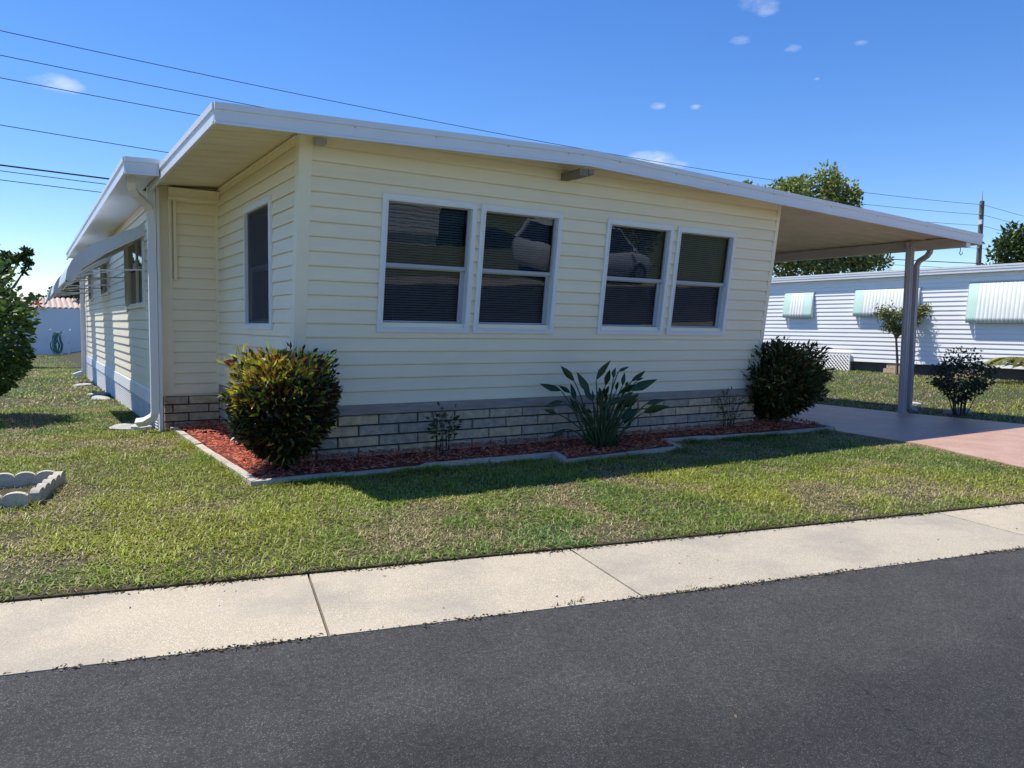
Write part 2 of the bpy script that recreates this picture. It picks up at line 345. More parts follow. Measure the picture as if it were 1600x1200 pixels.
# driveway
DP = [(6.1, 9.2), (6.1, .55), (7.0, .5), (7.0, -.5), (6.78, -.74), (6.62, -2.0), (6.05, -3.2), (5.75, float(ytop(5.75))+.008),
      (11.3, float(ytop(11.3))+.008), (10.35, -3.0), (10.0, -1.5), (9.83, .2), (9.83, 9.2)]
q = MB(); q.prism([(x, y, -.70) for x, y in DP], (0, 0, .168)); dr = tag(q.build('driveway', DRIVE), kind='structure')

def inpoly(x, y, poly):
    r = np.zeros(np.shape(x), bool); n = len(poly)
    for i in range(n):
        x0, y0 = poly[i]; x1, y1 = poly[(i+1) % n]
        c = ((y0 > y) != (y1 > y)) & (x < (x1-x0)*(y-y0)/((y1-y0) if y1 != y0 else 1e-9)+x0)
        r ^= c
    return r

# ------------------------------------------------------------------ the house
SP = .127; T = .12384; WL = 6.03; D = 3.078; XSW = -.085; XM = -.76
HOME = thing('mobile_home', 'cream clapboard mobile home with white roof trim, block base and attached carport', 'mobile home', (3, 6, -.55))
def plank(A, B, up, out, h, m=CREAM, parent=HOME, name='siding_plank'):
    A = np.array(A, float); B = np.array(B, float); up = np.array(up, float); out = np.array(out, float)
    j = random.uniform(-.0008, .0008)
    sec = [(-.006, .010), (.014, .010), (.0145, 0), (.0195+j, 0), (.0200+j, .010), (.006, h-.009), (.000, h-.008), (.000, h+.014), (-.006, h+.014)]
    q = MB(); q.prism([A+out*o+up*u for o, u in sec], B-A)
    return part(q, name, m, parent)
def zroof(x):  # top of the front roof
    return 2.523-.0330*abs(x-2.74)
WIN = [(.667, 1.652), (1.70, 2.685), (3.29, 4.275), (4.342, 5.327)]
UPF = np.array([0, -T, 1.0]); OUTF = unit(np.array([0, -1.0, -T]))
def fpt(x, z, o=0): return np.array([x, -T*z, z])+OUTF*o
ROWS = 19
for k in range(ROWS):
    z = k*SP; h = SP
    segs = [(0.004, WL)]
    if 6 <= k <= 14:
        segs = [(0.004, WIN[0][0]+.03)]+[(WIN[i][1]-.03, WIN[i+1][0]+.03) for i in range(3)]+[(WIN[3][1]-.03, WL)]
    if k == 18: h = .10
    for a, c in segs: plank(fpt(a, z), fpt(c, z), UPF, OUTF, h)
plank(fpt(.9, 2.386), fpt(4.9, 2.386), UPF, OUTF, .06)
# corner posts (tilted front edge)
def cpost(x0, x1, y0, y1, zt, name='corner_post', tilt=True):
    q = MB(); t = T if tilt else 0
    def ring(z): return [(x0, y0-t*z, z), (x1, y0-t*z, z), (x1, y1-t*z, z), (x0, y1-t*z, z)]
    q.hexa(ring(-.005)+ring(zt)); return part(q, name, TRIMC, HOME)
cpost(-.106, .004, -.022, .09, 2.36)
cpost(WL, WL+.06, -.02, .10, 2.38)
# left side wall of the front room, rows wrap round the corner
SWN = (.60, 1.655)
for k in range(ROWS):
    z = k*SP
    y0 = .09-T*z-.01
    segs = [(y0, D)]
    if 6 <= k <= 14: segs = [(y0, SWN[0]+.03), (SWN[1]-.03, D)]
    for a, c in segs: plank((XSW, c, z), (XSW, a, z), (0, 0, 1), (-1, 0, 0), SP if k < 18 else .09)
# return wall
for k in range(-1, ROWS):
    z = k*SP+.02
    plank((-.62, D, z), (XSW-.0, D, z), (0, 0, 1), (0, -1, 0), SP if k < 18 else .06)
q = MB(); q.box((-.775, D-.022, -.12), (-.615, D+.10, 2.37)); part(q, 'corner_post', TRIMC, HOME)
q = MB(); q.box((XSW-.045, D-.045, -.09), (XSW-.004, D-.002, 2.25)); part(q, 'inside_corner_trim', TRIMC, HOME)
q = MB(); q.box((-.66, D-.16, 2.19), (-.10, D-.017, 2.31)); q.box((-.67, D-.18, 2.285), (-.095, D-.161, 2.32)); q.box((-.67, D-.18, 2.185), (-.095, D-.161, 2.215)); part(q, 'header_trim', TRIMC, HOME)
for xx, zb in ((-.655, 1.16), (-.60, 1.26)):
    q = MB(); q.box((xx, D-.055, zb), (xx+.03, D-.017, 2.19)); part(q, 'conduit_cover', TRIMC, HOME)

# ---- block base with recessed joints
def bricks(A, B, out, zt, rows, zb):
    A = np.array(A, float); B = np.array(B, float); L = np.linalg.norm(B-A); d = (B-A)/L; out = np.array(out, float); up = np.array([0, 0, 1.])
    q = MB(); q.prism([A+up*zb-out*.05, A+up*zt-out*.05, A+up*zt, A+up*zb], d*L); part(q, 'mortar_wall', MORTAR, HOME)
    hh = .1025; g = .011
    for r in range(rows):
        z1 = zt-.004-r*hh; z0 = z1-hh+g
        if z0 < zb: z0 = zb
        x = -.205 if r % 2 else 0.0
        if L < 1: x = -.13 if r % 2 == 0 else -.31
        while x < L:
            a = max(0.003, x+g/2); c = min(L-.003, x+.41-g/2)
            if c-a > .03:
                pr = .018+random.uniform(-.004, .006); ch = .006
                P0 = A+d*a; P1 = A+d*c
                q = MB()
                q.hexa([P0+up*z0, P1+up*z0, P1+up*z1, P0+up*z1, P0+d*ch+up*(z0+ch)+out*pr, P1-d*ch+up*(z0+ch)+out*pr, P1-d*ch+up*(z1-ch)+out*pr, P0+d*ch+up*(z1-ch)+out*pr])
                o = part(q, 'brick', BRICKM, HOME)
            x += .41
bricks((-.085, 0.0, 0), (6.06, 0.0, 0), (0, -1, 0), -.10, 5, -.60)
bricks((-.085, D, 0), (-.085, 0, 0), (-1, 0, 0), -.10, 5, -.60)
bricks((-.735, D, 0), (-.10, D, 0), (0, -1, 0), -.135, 4, -.60)
q = MB(); q.box((-.11, -.035, -.095), (6.075, .04, -.004)); q.box((-.11, .04, -.095), (-.05, D, -.004)); part(q, 'ledge_board', CAPM, HOME)
# back-of-wall sheathing so that no light leaks through the laps
q = MB()
for a, c in [(0, WIN[0][0]+.03)]+[(WIN[i][1]-.03, WIN[i+1][0]+.03) for i in range(3)]+[(WIN[3][1]-.03, WL+.05)]:
    q.hexa([fpt(a, -.08, -.03), fpt(c, -.08, -.03), fpt(c, -.08, -.008), fpt(a, -.08, -.008), fpt(a, 2.38, -.03), fpt(c, 2.38, -.03), fpt(c, 2.38, -.008), fpt(a, 2.38, -.008)])
q.hexa([fpt(0, -.08, -.032), fpt(WL, -.08, -.032), fpt(WL, -.08, -.01), fpt(0, -.08, -.01), fpt(0, .73, -.032), fpt(WL, .73, -.032), fpt(WL, .73, -.01), fpt(0, .73, -.01)])
q.hexa([fpt(0, 1.93, -.032), fpt(WL, 1.93, -.032), fpt(WL, 1.93, -.01), fpt(0, 1.93, -.01), fpt(0, 2.385, -.032), fpt(WL, 2.385, -.032), fpt(WL, 2.385, -.01), fpt(0, 2.385, -.01)])
q.box((XSW+.01, -.1, -.1), (XSW+.03, SWN[0]+.03, 2.36)); q.box((XSW+.01, SWN[1]-.03, -.1), (XSW+.03, D, 2.36))
q.box((XSW+.01, SWN[0], -.1), (XSW+.03, SWN[1], .74)); q.box((XSW+.01, SWN[0], 1.96), (XSW+.03, SWN[1], 2.36))
q.box((-.75, D+.01, -.14), (XSW, D+.03, 2.36))
q.box((6.02, .1, -.6), (6.05, 15.9, 2.33))
part(q, 'wall_sheathing', TRIMC, HOME)

# ---- windows (frame > sashes, panes, blind)
def window(O, U, V, Wn, w, h, split=.5, blind=True, fw=.055, vertical_split=False, screen=False):
    O = np.array(O, float); U = unit(np.array(U, float)); V = unit(np.array(V, float)); Wn = unit(np.array(Wn, float))
    def P(u, v, o): return O+U*u+V*v+Wn*o
    def bar(q, u0, u1, v0, v1, o0, o1, mi=0): q.hexa([P(u0, v0, o0), P(u1, v0, o0), P(u1, v0, o1), P(u0, v0, o1), P(u0, v1, o0), P(u1, v1, o0), P(u1, v1, o1), P(u0, v1, o1)], mi)
    def ring(q, u0, u1, v0, v1, wl, wr, wb, wt, o0, o1):
        bar(q, u0, u0+wl, v0, v1, o0, o1); bar(q, u1-wr, u1, v0, v1, o0, o1)
        bar(q, u0+wl, u1-wr, v0, v0+wb, o0, o1); bar(q, u0+wl, u1-wr, v1-wt, v1, o0, o1)
    q = MB(); ring(q, 0, w, 0, h, fw, fw, fw*.85, fw*1.1, -.06, .034)
    ring(q, fw*.7, w-fw*.7, fw*.6, h-fw*.8, .012, .012, .01, .012, .0345, .040)
    f = part(q, 'window', WHITE, HOME)
    i0, i1, j0, j1 = fw+.001, w-fw-.001, fw*.85+.001, h-fw*1.1-.001
    jm = j0+(j1-j0)*split
    if vertical_split:
        um = (i0+i1)/2
        q = MB(); ring(q, i0, um, j0, j1, .02, .02, .03, .02, -.05, -.012); sub(q, 'sash', WHITE, f)
        q = MB(); ring(q, um+.001, i1, j0, j1, .02, .02, .03, .02, -.04, -.004); sub(q, 'sash', WHITE, f)
    else:
        q = MB(); ring(q, i0, i1, jm-.018, j1, .02, .02, .036, .012, -.034, -.006); sub(q, 'upper_sash', SASH, f)
        q = MB(); ring(q, i0, i1, j0, jm-.012, .018, .05, .055, .02, -.056, -.036); sub(q, 'lower_sash', SASH, f)
    q = MB(); q.add([P(i0, jm, -.022), P(i1, jm, -.022), P(i1, j1, -.022), P(i0, j1, -.022)], [(0, 1, 2, 3)]); sub(q, 'glass_pane', GLASS, f, recalc=False)
    q = MB(); q.add([P(i0, j0, -.046), P(i1, j0, -.046), P(i1, jm, -.046), P(i0, jm, -.046)], [(0, 1, 2, 3)]); sub(q, 'glass_pane', GLASS, f, recalc=False)
    if blind:
        q = MB(); n = int((j1-j0)/.024)
        for i in range(n):
            v = j0+.012+i*.024; q.add([P(i0+.01, v, -.095), P(i1-.01, v, -.095), P(i1-.01, v+.016, -.112), P(i0+.01, v+.016, -.112)], [(0, 1, 2, 3)])
        for uu in (i0+.15, i1-.15): bar(q, uu, uu+.003, j0, j1, -.094, -.092)
        o = sub(q, 'blind', BLIND, f); o['kind'] = 'stuff'
    if screen:
        q = MB(); q.add([P(i0, j0, .004), P(i1, j0, .004), P(i1, j1, .004), P(i0, j1, .004)], [(0, 1, 2, 3)]); sub(q, 'insect_screen', SCREEN, f, recalc=False)
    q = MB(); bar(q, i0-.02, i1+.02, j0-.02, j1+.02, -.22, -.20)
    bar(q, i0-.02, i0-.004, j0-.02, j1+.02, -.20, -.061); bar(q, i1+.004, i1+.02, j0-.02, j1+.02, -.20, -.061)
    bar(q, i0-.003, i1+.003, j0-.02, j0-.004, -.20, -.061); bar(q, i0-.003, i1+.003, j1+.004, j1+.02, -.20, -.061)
    sub(q, 'room_shade_box', DARK, f)
    return f
for a, c in WIN: window(fpt(a, .69), (1, 0, 0), UPF, OUTF, c-a, 1.262*math.sqrt(1+T*T))
window((XSW, SWN[1], .695), (0, -1, 0), (0, 0, 1), (-1, 0, 0), SWN[1]-SWN[0], 1.27, blind=False, screen=True)

# ---- main part of the house behind, left side wall
YE = 15.9
MW = [(4.25, 6.45, .95, 1.98), (9.3, 10.9, 1.27, 1.98), (13.4, 14.4, 1.25, 1.98)]
for k in range(-1, 19):
    z = k*SP+.02
    cuts = [w for w in MW if w[2] < z+SP*.5 and w[3] > z+SP*.5]
    y = D+.10; segs = []
    for w in cuts: segs.append((y, w[0]+.02)); y = w[1]-.02
    segs.append((y, YE))
    for a, c in segs: plank((XM, c, z), (XM, a, z), (0, 0, 1), (-1, 0, 0), SP)
for w in MW: window((XM, w[1], w[2]), (0, -1, 0), (0, 0, 1), (-1, 0, 0), w[1]-w[0], w[3]-w[2], blind=False, vertical_split=True, split=.55, fw=.05)
q = MB(); q.prism([(XM+.01, D+.1, -.105), (XM-.012, D+.1, -.105), (XM-.03, D+.1, -.125), (XM-.045, D+.1, -.28), (XM-.02, D+.1, -.295), (XM+.01, D+.1, -.295)], (0, YE-D-.1, 0)); part(q, 'belt_band', BANDM, HOME)
q = MB(); n = 16
sec = []
for i in range(n):
    z = -.297-i*.036; sec += [(XM-.010, z), (XM-.036, z-.010), (XM-.036, z-.022), (XM-.010, z-.0355)]
poly = [(XM+.01, D+.1, -.297)]+[(x, D+.1, z) for x, z in sec]+[(XM+.01, D+.1, sec[-1][1])]
q.prism(poly, (0, YE-D-.1, 0)); o = part(q, 'ribbed_skirting', SKIRT, HOME)
q = MB(); q.box((XM-.02, YE, -.8), (XM+.10, YE+.08, 2.37)); part(q, 'corner_post', TRIMC, HOME)
q = MB(); q.box((XM+.02, YE+.02, -.8), (6.0, YE+.07, 2.35)); part(q, 'rear_wall', CREAM, HOME)
q = MB(); q.box((XM+.012, D+.11, -.9), (XM+.03, YE-.01, .96)); q.box((XM+.012, D+.11, 1.96), (XM+.03, YE-.01, 2.34))
for a, c in ((D+.11, 4.27), (6.43, 9.32), (10.88, 13.42), (14.38, YE-.01)): q.box((XM+.013, a, .95), (XM+.031, c, 1.97))
for a, c, z in ((9.3, 10.9, 1.29), (13.4, 14.4, 1.27)): q.box((XM+.014, a, .95), (XM+.029, c, z))
part(q, 'wall_sheathing', TRIMC, HOME)

# ---- roofs
YF = -.66; XL = -.86; XR = 10.33; XRG = 2.74
q = MB()
def roofslab(q, x0, x1, y0, y1, top, th):
    a, c = top(x0), top(x1)
    q.hexa([(x0, y0, a-th), (x1, y0, c-th), (x1, y1, c-th), (x0, y1, a-th), (x0, y0, a), (x1, y0, c), (x1, y1, c), (x0, y1, a)])
roofslab(q, XL+.015, XRG, YF+.018, 3.1, zroof, .05); roofslab(q, XRG, XR-.015, YF+.018, 3.1, zroof, .05)
ztop2 = lambda x: 2.448+.033*(x+1.2) if x < XRG else 2.448+.033*(XRG+1.2)-.033*(x-XRG)
roofslab(q, -1.185, XRG, 2.115, 15.2, ztop2, .06); roofslab(q, XRG, 6.2, 2.115, 15.2, ztop2, .06)
roofslab(q, 6.05, XR-.015, 3.1, 9, zroof, .045)
ROOF = part(q, 'roof', ROOFM, HOME)
def fascia(p0, p1, out, h=.155, parent=ROOF):
    """p0,p1: top edge end points; out: outward unit"""
    p0 = np.array(p0, float); p1 = np.array(p1, float); out = np.array(out, float); up = np.array([0, 0, 1.])
    q = MB()
    sec = [(-.016, .006), (.016, .006), (.016, -.044), (.004, -.048), (.004, -h+.026), (.013, -h+.018), (.013, -h), (-.016, -h), (-.016, -.05)]
    q.prism([p0+out*o+up*u for o, u in sec], p1-p0)
    return sub(q, 'fascia', FASC, parent)
fascia((XL, YF, zroof(XL)), (XRG, YF, zroof(XRG)), (0, -1, 0)); fascia((XRG, YF, zroof(XRG)), (XR, YF, zroof(XR)), (0, -1, 0))
fascia((XL, YF+.017, zroof(XL)), (XL, 3.02, zroof(XL)), (-1, 0, 0))
fascia((XR, YF+.017, zroof(XR)), (XR, 9, zroof(XR)), (1, 0, 0))
fascia((-1.2, 2.1, ztop2(-1.2)), (XL-.014, 2.1, ztop2(XL)), (0, -1, 0), .17)
fascia((-1.2, 2.117, ztop2(-1.2)), (-1.2, 15.2, ztop2(-1.2)), (-1, 0, 0), .17)
# fascia screws
for i, xx in enumerate([.25, 1.0, 1.75, 2.45, 2.62, 3.1, 3.9, 4.7, 5.5, 6.6, 7.6, 8.8]):
    q = MB(); z = zroof(xx)-.055; q.tube([(xx, YF-.003, z), (xx, YF-.010, z)], .007, 8); sub(q, 'screw', GREY, ROOF)
# soffit panels of the left overhang, and of the main eave
for i in range(13):
    y0 = YF+.03+i*.285; y1 = min(y0+.273, 3.07)
    if y1-y0 < .05: continue
    q = MB(); zz = lambda x: 2.338+.052*(x-XL)
    q.hexa([(XL+.014, y0, zz(XL)), (XSW, y0, zz(XSW)), (XSW, y1, zz(XSW)), (XL+.014, y1, zz(XL)), (XL+.014, y0, zz(XL)+.012), (XSW, y0, zz(XSW)+.012), (XSW, y1, zz(XSW)+.012), (XL+.014, y1, zz(XL)+.012)])
    part(q, 'soffit_panel', SOFF, HOME)
q = MB(); q.hexa([(XL+.014, YF+.02, 2.356), (XSW, YF+.02, 2.395), (XSW, 3.07, 2.395), (XL+.014, 3.07, 2.356), (XL+.014, YF+.02, 2.36), (XSW, YF+.02, 2.40), (XSW, 3.07, 2.40), (XL+.014, 3.07, 2.36)]); part(q, 'soffit_backing', DARK, HOME)
q = MB(); q.hexa([(XSW-.03, D-.02, 2.335), (XSW-.03, -.2, 2.335), (XSW+.0, -.2, 2.335), (XSW+.0, D-.02, 2.335), (XSW-.03, D-.02, 2.362), (XSW-.03, -.2, 2.362), (XSW+.0, -.2, 2.362), (XSW+.0, D-.02, 2.362)]); part(q, 'soffit_moulding', TRIMC, HOME)
for i in range(30):
    y0 = 2.14+i*.437; q = MB(); q.box((-1.184, y0, 2.325), (XM+.0 if y0 > D else XL-.018, y0+.431, 2.337)); part(q, 'soffit_panel', FASC, HOME)
q = MB(); q.box((-1.18, 2.14, 2.345), (XM, 15.18, 2.352)); part(q, 'soffit_backing', DARK, HOME)
# carport roof pans, beam, post
for i in range(31):
    y0 = YF+.03+i*.305; q = MB(); x0, x1 = 6.10, XR-.02; a, c = zroof(x0)-.052, zroof(x1)-.052
    sec = [(0, 0), (.025, -.010), (.045, -.010), (.07, 0), (.302, 0), (.302, .006), (0, .006)]
    q.prism([(x0, y0+s_, a+u_) for s_, u_ in sec], (x1-x0, 0, c-a)); part(q, 'roof_pan', PANM, HOME)
XB = 9.95
q = MB(); zb = zroof(XB)-.075; q.box((XB-.03, YF+.025, zb-.145), (XB+.09, 9.0, zb)); BEAM = part(q, 'carport_beam', BEAMM, HOME)
q = MB(); q.box((XB-.03, YF+.018, zb-.147), (XB+.092, YF+.024, zb)); sub(q, 'beam_end_cap', WHITE, BEAM)
q = MB(); q.tube([(XB-.0, YF+.12, zb-.144), (XB, YF+.12, zb-.175), (XB+.012, YF+.12, zb-.19), (XB-.02, YF+.12, zb-.235), (XB+.02, YF+.12, zb-.262), (XB+.06, YF+.12, zb-.24), (XB+.062, YF+.12, zb-.215)], .006, 6); sub(q, 'hook', GREY, BEAM)
for py in (.2, 4.2, 8.3):
    q = MB(); q.box((XB-.132, py-.045, -.532), (XB-.032, py+.045, zb-.005)); q.box((XB-.134, py-.012, -.53), (XB-.150, py+.012, zb-.01)); q.box((XB-.095, py-.047, -.53), (XB-.070, py-.060, zb-.16)); ps = part(q, 'carport_post', mat('post_grey', (.50, .50, .53), .45, .05, 3) if py < 1 else MATS['post_grey'], HOME)
    q = MB(); q.box((XB-.16, py-.075, -.533), (XB-.01, py+.075, -.526)); sub(q, 'base_plate', GREY, ps)
    for zz in (.03, .075, .12):
        q = MB(); q.tube([(XB-.133, py-.03, zb-zz), (XB-.140, py-.03, zb-zz)], .007, 6); q.tube([(XB-.10, py-.045, zb-zz), (XB-.10, py-.052, zb-zz)], .007, 6); sub(q, 'bolt', BLACK, ps)
q = MB(); q.tube([(XB+.03, -.06, zb-.14), (XB+.03, -.055, zb-.18), (XB+.02, -.02, zb-.24), (XB+.0, .09, zb-.31), (XB-.005, .125, zb-.38), (XB-.005, .13, -.40), (XB+.03, .12, -.47), (XB+.12, .08, -.50)], .040, square=True); part(q, 'downspout', mat('downspout_grey', (.34, .335, .345), .45, .06, 3), HOME)
# ridge beam end and corner bracket under the front fascia
q = MB(); q.box((2.62, YF+.03, 2.28), (2.72, -.25, 2.345)); q.box((2.73, YF+.03, 2.30), (2.80, -.3, 2.35)); part(q, 'ridge_beam_end', RUST, HOME)
q = MB(); q.box((.012, -.40, 2.275), (.10, -.32, 2.325)); part(q, 'corner_bracket', GREY, HOME)
# downspouts
q = MB(); q.tube([(-1.10, 2.50, 2.34), (-1.10, 2.50, 2.26), (-1.09, 2.53, 2.20), (-1.05, 2.60, 2.15), (-.93, 2.80, 2.10), (-.875, 2.90, 2.06), (-.86, 2.93, 2.0), (-.86, 2.93, 1.9)], .040, square=True); q.tube([(-.85, 2.93, 2.30), (-.85, 2.93, -.30), (-.87, 2.94, -.36), (-.95, 2.99, -.415), (-1.03, 3.05, -.43)], .043, square=True); part(q, 'downspout', WHITE, HOME)
q = MB(); q.box((-.80, 2.90, -.545), (-.768, 3.04, 2.30)); part(q, 'gutter_flashing', FASC, HOME)
q = MB(); q.tube([(-.86, 15.7, 2.2), (-.86, 15.7, -.45), (-.9, 15.7, -.55), (-1.1, 15.72, -.62)], .05, square=True); part(q, 'downspout', WHITE, HOME)
# awnings on the side wall
TOPC = [(XM, 2.03), (-1.0, 1.91), (-1.22, 1.80), (-1.40, 1.70), (-1.52, 1.61), (-1.60, 1.51), (-1.655, 1.39), (-1.675, 1.27)]
def awning(y0, y1, far_=False):
    q = MB(); th = .012
    poly = [(x, y0, z) for x, z in TOPC]+[(x+.004, y0, z-th) for x, z in reversed(TOPC)]
    n = len(TOPC)
    V = [(x, y, z) for y in (y0, y1) for x, z in TOPC]+[(x+.006, y, z-th) for y in (y0, y1) for x, z in TOPC]
    Fc = [(i, i+1, n+i+1, n+i) for i in range(n-1)]+[(2*n+i, 3*n+i, 3*n+i+1, 2*n+i+1) for i in range(n-1)]+[(n-1, 3*n-1, 4*n-1, 2*n-1)]
    q.add(V, Fc)
    a = part(q, 'window_awning', AWNM, HOME)
    for y in (y0, y1):
        q = MB(); q.prism([(x, y, z) for x, z in TOPC]+[(-1.67, y, 1.235), (-1.61, y, 1.25), (-1.50, y, 1.42), (-1.22, y, 1.63), (XM, y, 1.90)], (0, .012 if y == y0 else -.012, 0)); sub(q, 'end_panel', AWNM, a)
        q = MB(); q.tube([(-1.61, y+.02, 1.25), (-1.50, y+.02, 1.415), (-1.22, y+.02, 1.625), (XM, y+.02, 1.895)], .012, 6); sub(q, 'edge_rail', WHITE, a)
    q = MB(); q.tube([(-1.668, y0, 1.245), (-1.668, y1, 1.245)], .016, 8); sub(q, 'front_rail', WHITE, a)
    for y in (y0+.12, y1-.12):
        q = MB(); q.tube([(XM-.01, y, 1.44), (-1.45, y, 1.40)], .011, 6); q.tube([(-1.02, y, 1.42), (-1.58, y, 1.33)], .008, 6); sub(q, 'support_arm', WHITE, a)
        q = MB(); q.box((XM-.03, y-.03, 1.40), (XM-.004, y+.03, 1.48)); sub(q, 'arm_bracket', GREY, a)
awning(4.18, 6.6); awning(9.15, 11.0); awning(13.3, 14.5)

# stones at the foot of the wall
def rock(name, c, sx, sy, sz, label, group=None, m=STONEM, seed=0):
    bm = bmesh.new(); bmesh.ops.create_icosphere(bm, subdivisions=2, radius=1); r = random.Random(seed)
    ph = [r.uniform(0, 6) for _ in range(6)]
    for v in bm.verts:
        k = 1+.16*math.sin(3*v.co.x+ph[0])*math.cos(2.6*v.co.y+ph[1])+.1*math.sin(5*v.co.z+ph[2])
        v.co = Vector((v.co.x*sx*k, v.co.y*sy*k, max(-.6, v.co.z)*sz*k))
    me = bpy.data.meshes.new(name); bm.to_mesh(me); bm.free(); me.materials.append(m)
    o = bpy.data.objects.new(name, me); COL.objects.link(o); o.location = c; o.rotation_euler.z = r.uniform(0, 3)
    return tag(o, label, 'stone', group)
for i, (x, y, a, c, h) in enumerate([(-1.14, 3.42, .17, .10, .05), (-.96, 3.28, .15, .11, .06), (-1.05, 3.52, .12, .09, .05)]):
    rock('splash_stone', (x, y, -.53), a, c, h, ['longest pale flat stone out on the grass beyond the corner downspout', 'pale stone right under the corner downspout outlet', 'small pale stone behind the corner downspout, against the skirting'][i], 'stones under the downspout', seed=i)
for i, (x, y, a, c, h) in enumerate([(-1.02, 8.4, .25, .12, .05), (-1.0, 9.3, .22, .13, .06), (-1.05, 12.5, .3, .14, .05)]):
    rock('splash_stone', (x, y, -.55-.013*(y-3)+.02), a, c, h, ['pale flat stone by the skirting short of the middle side window', 'thick pale stone by the skirting under the middle side window', 'long pale stone by the skirting near the far side window'][i], 'stones along the side wall', seed=10+i)

# ------------------------------------------------------------------ garden bed: edging, mulch, plants
E0 = [(-.68, 3.0), (-.64, -.74), (2.26, -.74), (2.14, -1.08), (3.84, -.97), (4.02, -.54), (6.82, -.70), (6.98, -.3)]
EDG = thing('garden_edging', 'pale concrete block edging round the red mulch bed', 'edging', (2, -.7, -.55))
def inset(poly, d):
    out = []
    n = len(poly)
    for i in range(n):
        p = np.array(poly[i]); a = np.array(poly[max(i-1, 0)]); c = np.array(poly[min(i+1, n-1)])
        t = unit((p-a)) if i else unit(c-p); t2 = unit(c-p) if i < n-1 else t
        nn = unit(np.array([-t[1], t[0]])+np.array([-t2[1], t2[0]])); out.append(p+nn*d/max(.5, float(nn@np.array([-t[1], t[0]]))))
    return out
IN = inset(E0, .075)
for i in range(len(E0)-1):
    A, B = np.array(E0[i]), np.array(E0[i+1]); A2, B2 = IN[i], IN[i+1]; L = np.linalg.norm(B-A); n = max(1, round(L/.72))
    for k in range(n):
        s0, s1 = k/n+(.004/L if k else 0), (k+1)/n-(.004/L if k < n-1 else 0)
        zt = -.496+random.uniform(-.010, .010); g = lambda P, Q, s: P+(Q-P)*s
        c = [g(A, B, s0), g(A, B, s1), g(A2, B2, s1), g(A2, B2, s0)]
        q = MB(); ctr = sum(c)/4
        q.hexa([(*p_, -.62) for p_ in c]+[(*(ctr+(p_-ctr)*.985), zt) for p_ in c]); part(q, 'edging_block', CONC2, EDG)
BED = [tuple(p_) for p_ in IN]+[(6.98, .5), (6.09, .5), (6.09, .0), (-.09, 0.0), (-.09, 3.07), (-.72, 3.07)]
BEDOUT = E0+[(6.98, .5), (6.09, .5), (6.09, 0), (-.09, 0), (-.09, 3.07), (-.74, 3.07)]
q = MB(); q.add([(x, y, -.508) for x, y in BED], [tuple(range(len(BED)))]); tag(q.build('mulch_bed', MULCH), kind='structure')
n = 22000; x = RNG.uniform(-.75, 7.0, n); y = RNG.uniform(-1.1, 3.1, n); ok = inpoly(x, y, BED); x, y = x[ok], y[ok]; n = len(x)
dep = np.abs(np.minimum(y, 0))
z = -.500+.042*np.clip(1-np.minimum(np.abs(y), np.abs(x+.085)+(y < 0)*9)/.6, 0, 1)+.016*vnoise(x*5, y*5, 3)+RNG.uniform(-.004, .012, n)
ang = RNG.uniform(0, 6.28, n); el = RNG.normal(0, .28, n); Ld = RNG.uniform(.02, .065, n); Wd = RNG.uniform(.006, .016, n)
dv = np.stack([np.cos(ang)*np.cos(el), np.sin(ang)*np.cos(el), np.sin(el)], 1); sv = np.stack([-np.sin(ang), np.cos(ang), RNG.normal(0, .3, n)], 1); sv = unit(sv); uv = np.cross(dv, sv)
c0 = np.stack([x, y, z], 1)
V = np.stack([c0+dv*Ld[:, None]*.5*a+sv*Wd[:, None]*.5*bq+uv*.004*cq for a, bq, cq in ((-1, -1, 0), (1, -.6, 0), (1, .6, 0), (-1, 1, 0), (-.9, -.8, 1), (.9, -.5, 1), (.9, .5, 1), (-.9, .8, 1))], 1).reshape(-1, 3)
i = np.arange(n)[:, None]*8
Fq = np.concatenate([i+np.array([f]) for f in ((4, 5, 6, 7), (0, 1, 5, 4), (1, 2, 6, 5), (2, 3, 7, 6), (3, 0, 4, 7))])
k = RNG.random(n)[:, None]; cc = (1-k)*np.array([.28, .050, .024])+k*np.array([.74, .20, .10]); cc = np.where(RNG.random(n)[:, None] < .05, np.array([[.42, .27, .19]]), cc)
tag(npmesh('mulch_chips', V, [Fq], np.repeat(cc, 8, 0), CHIPM), kind='stuff')

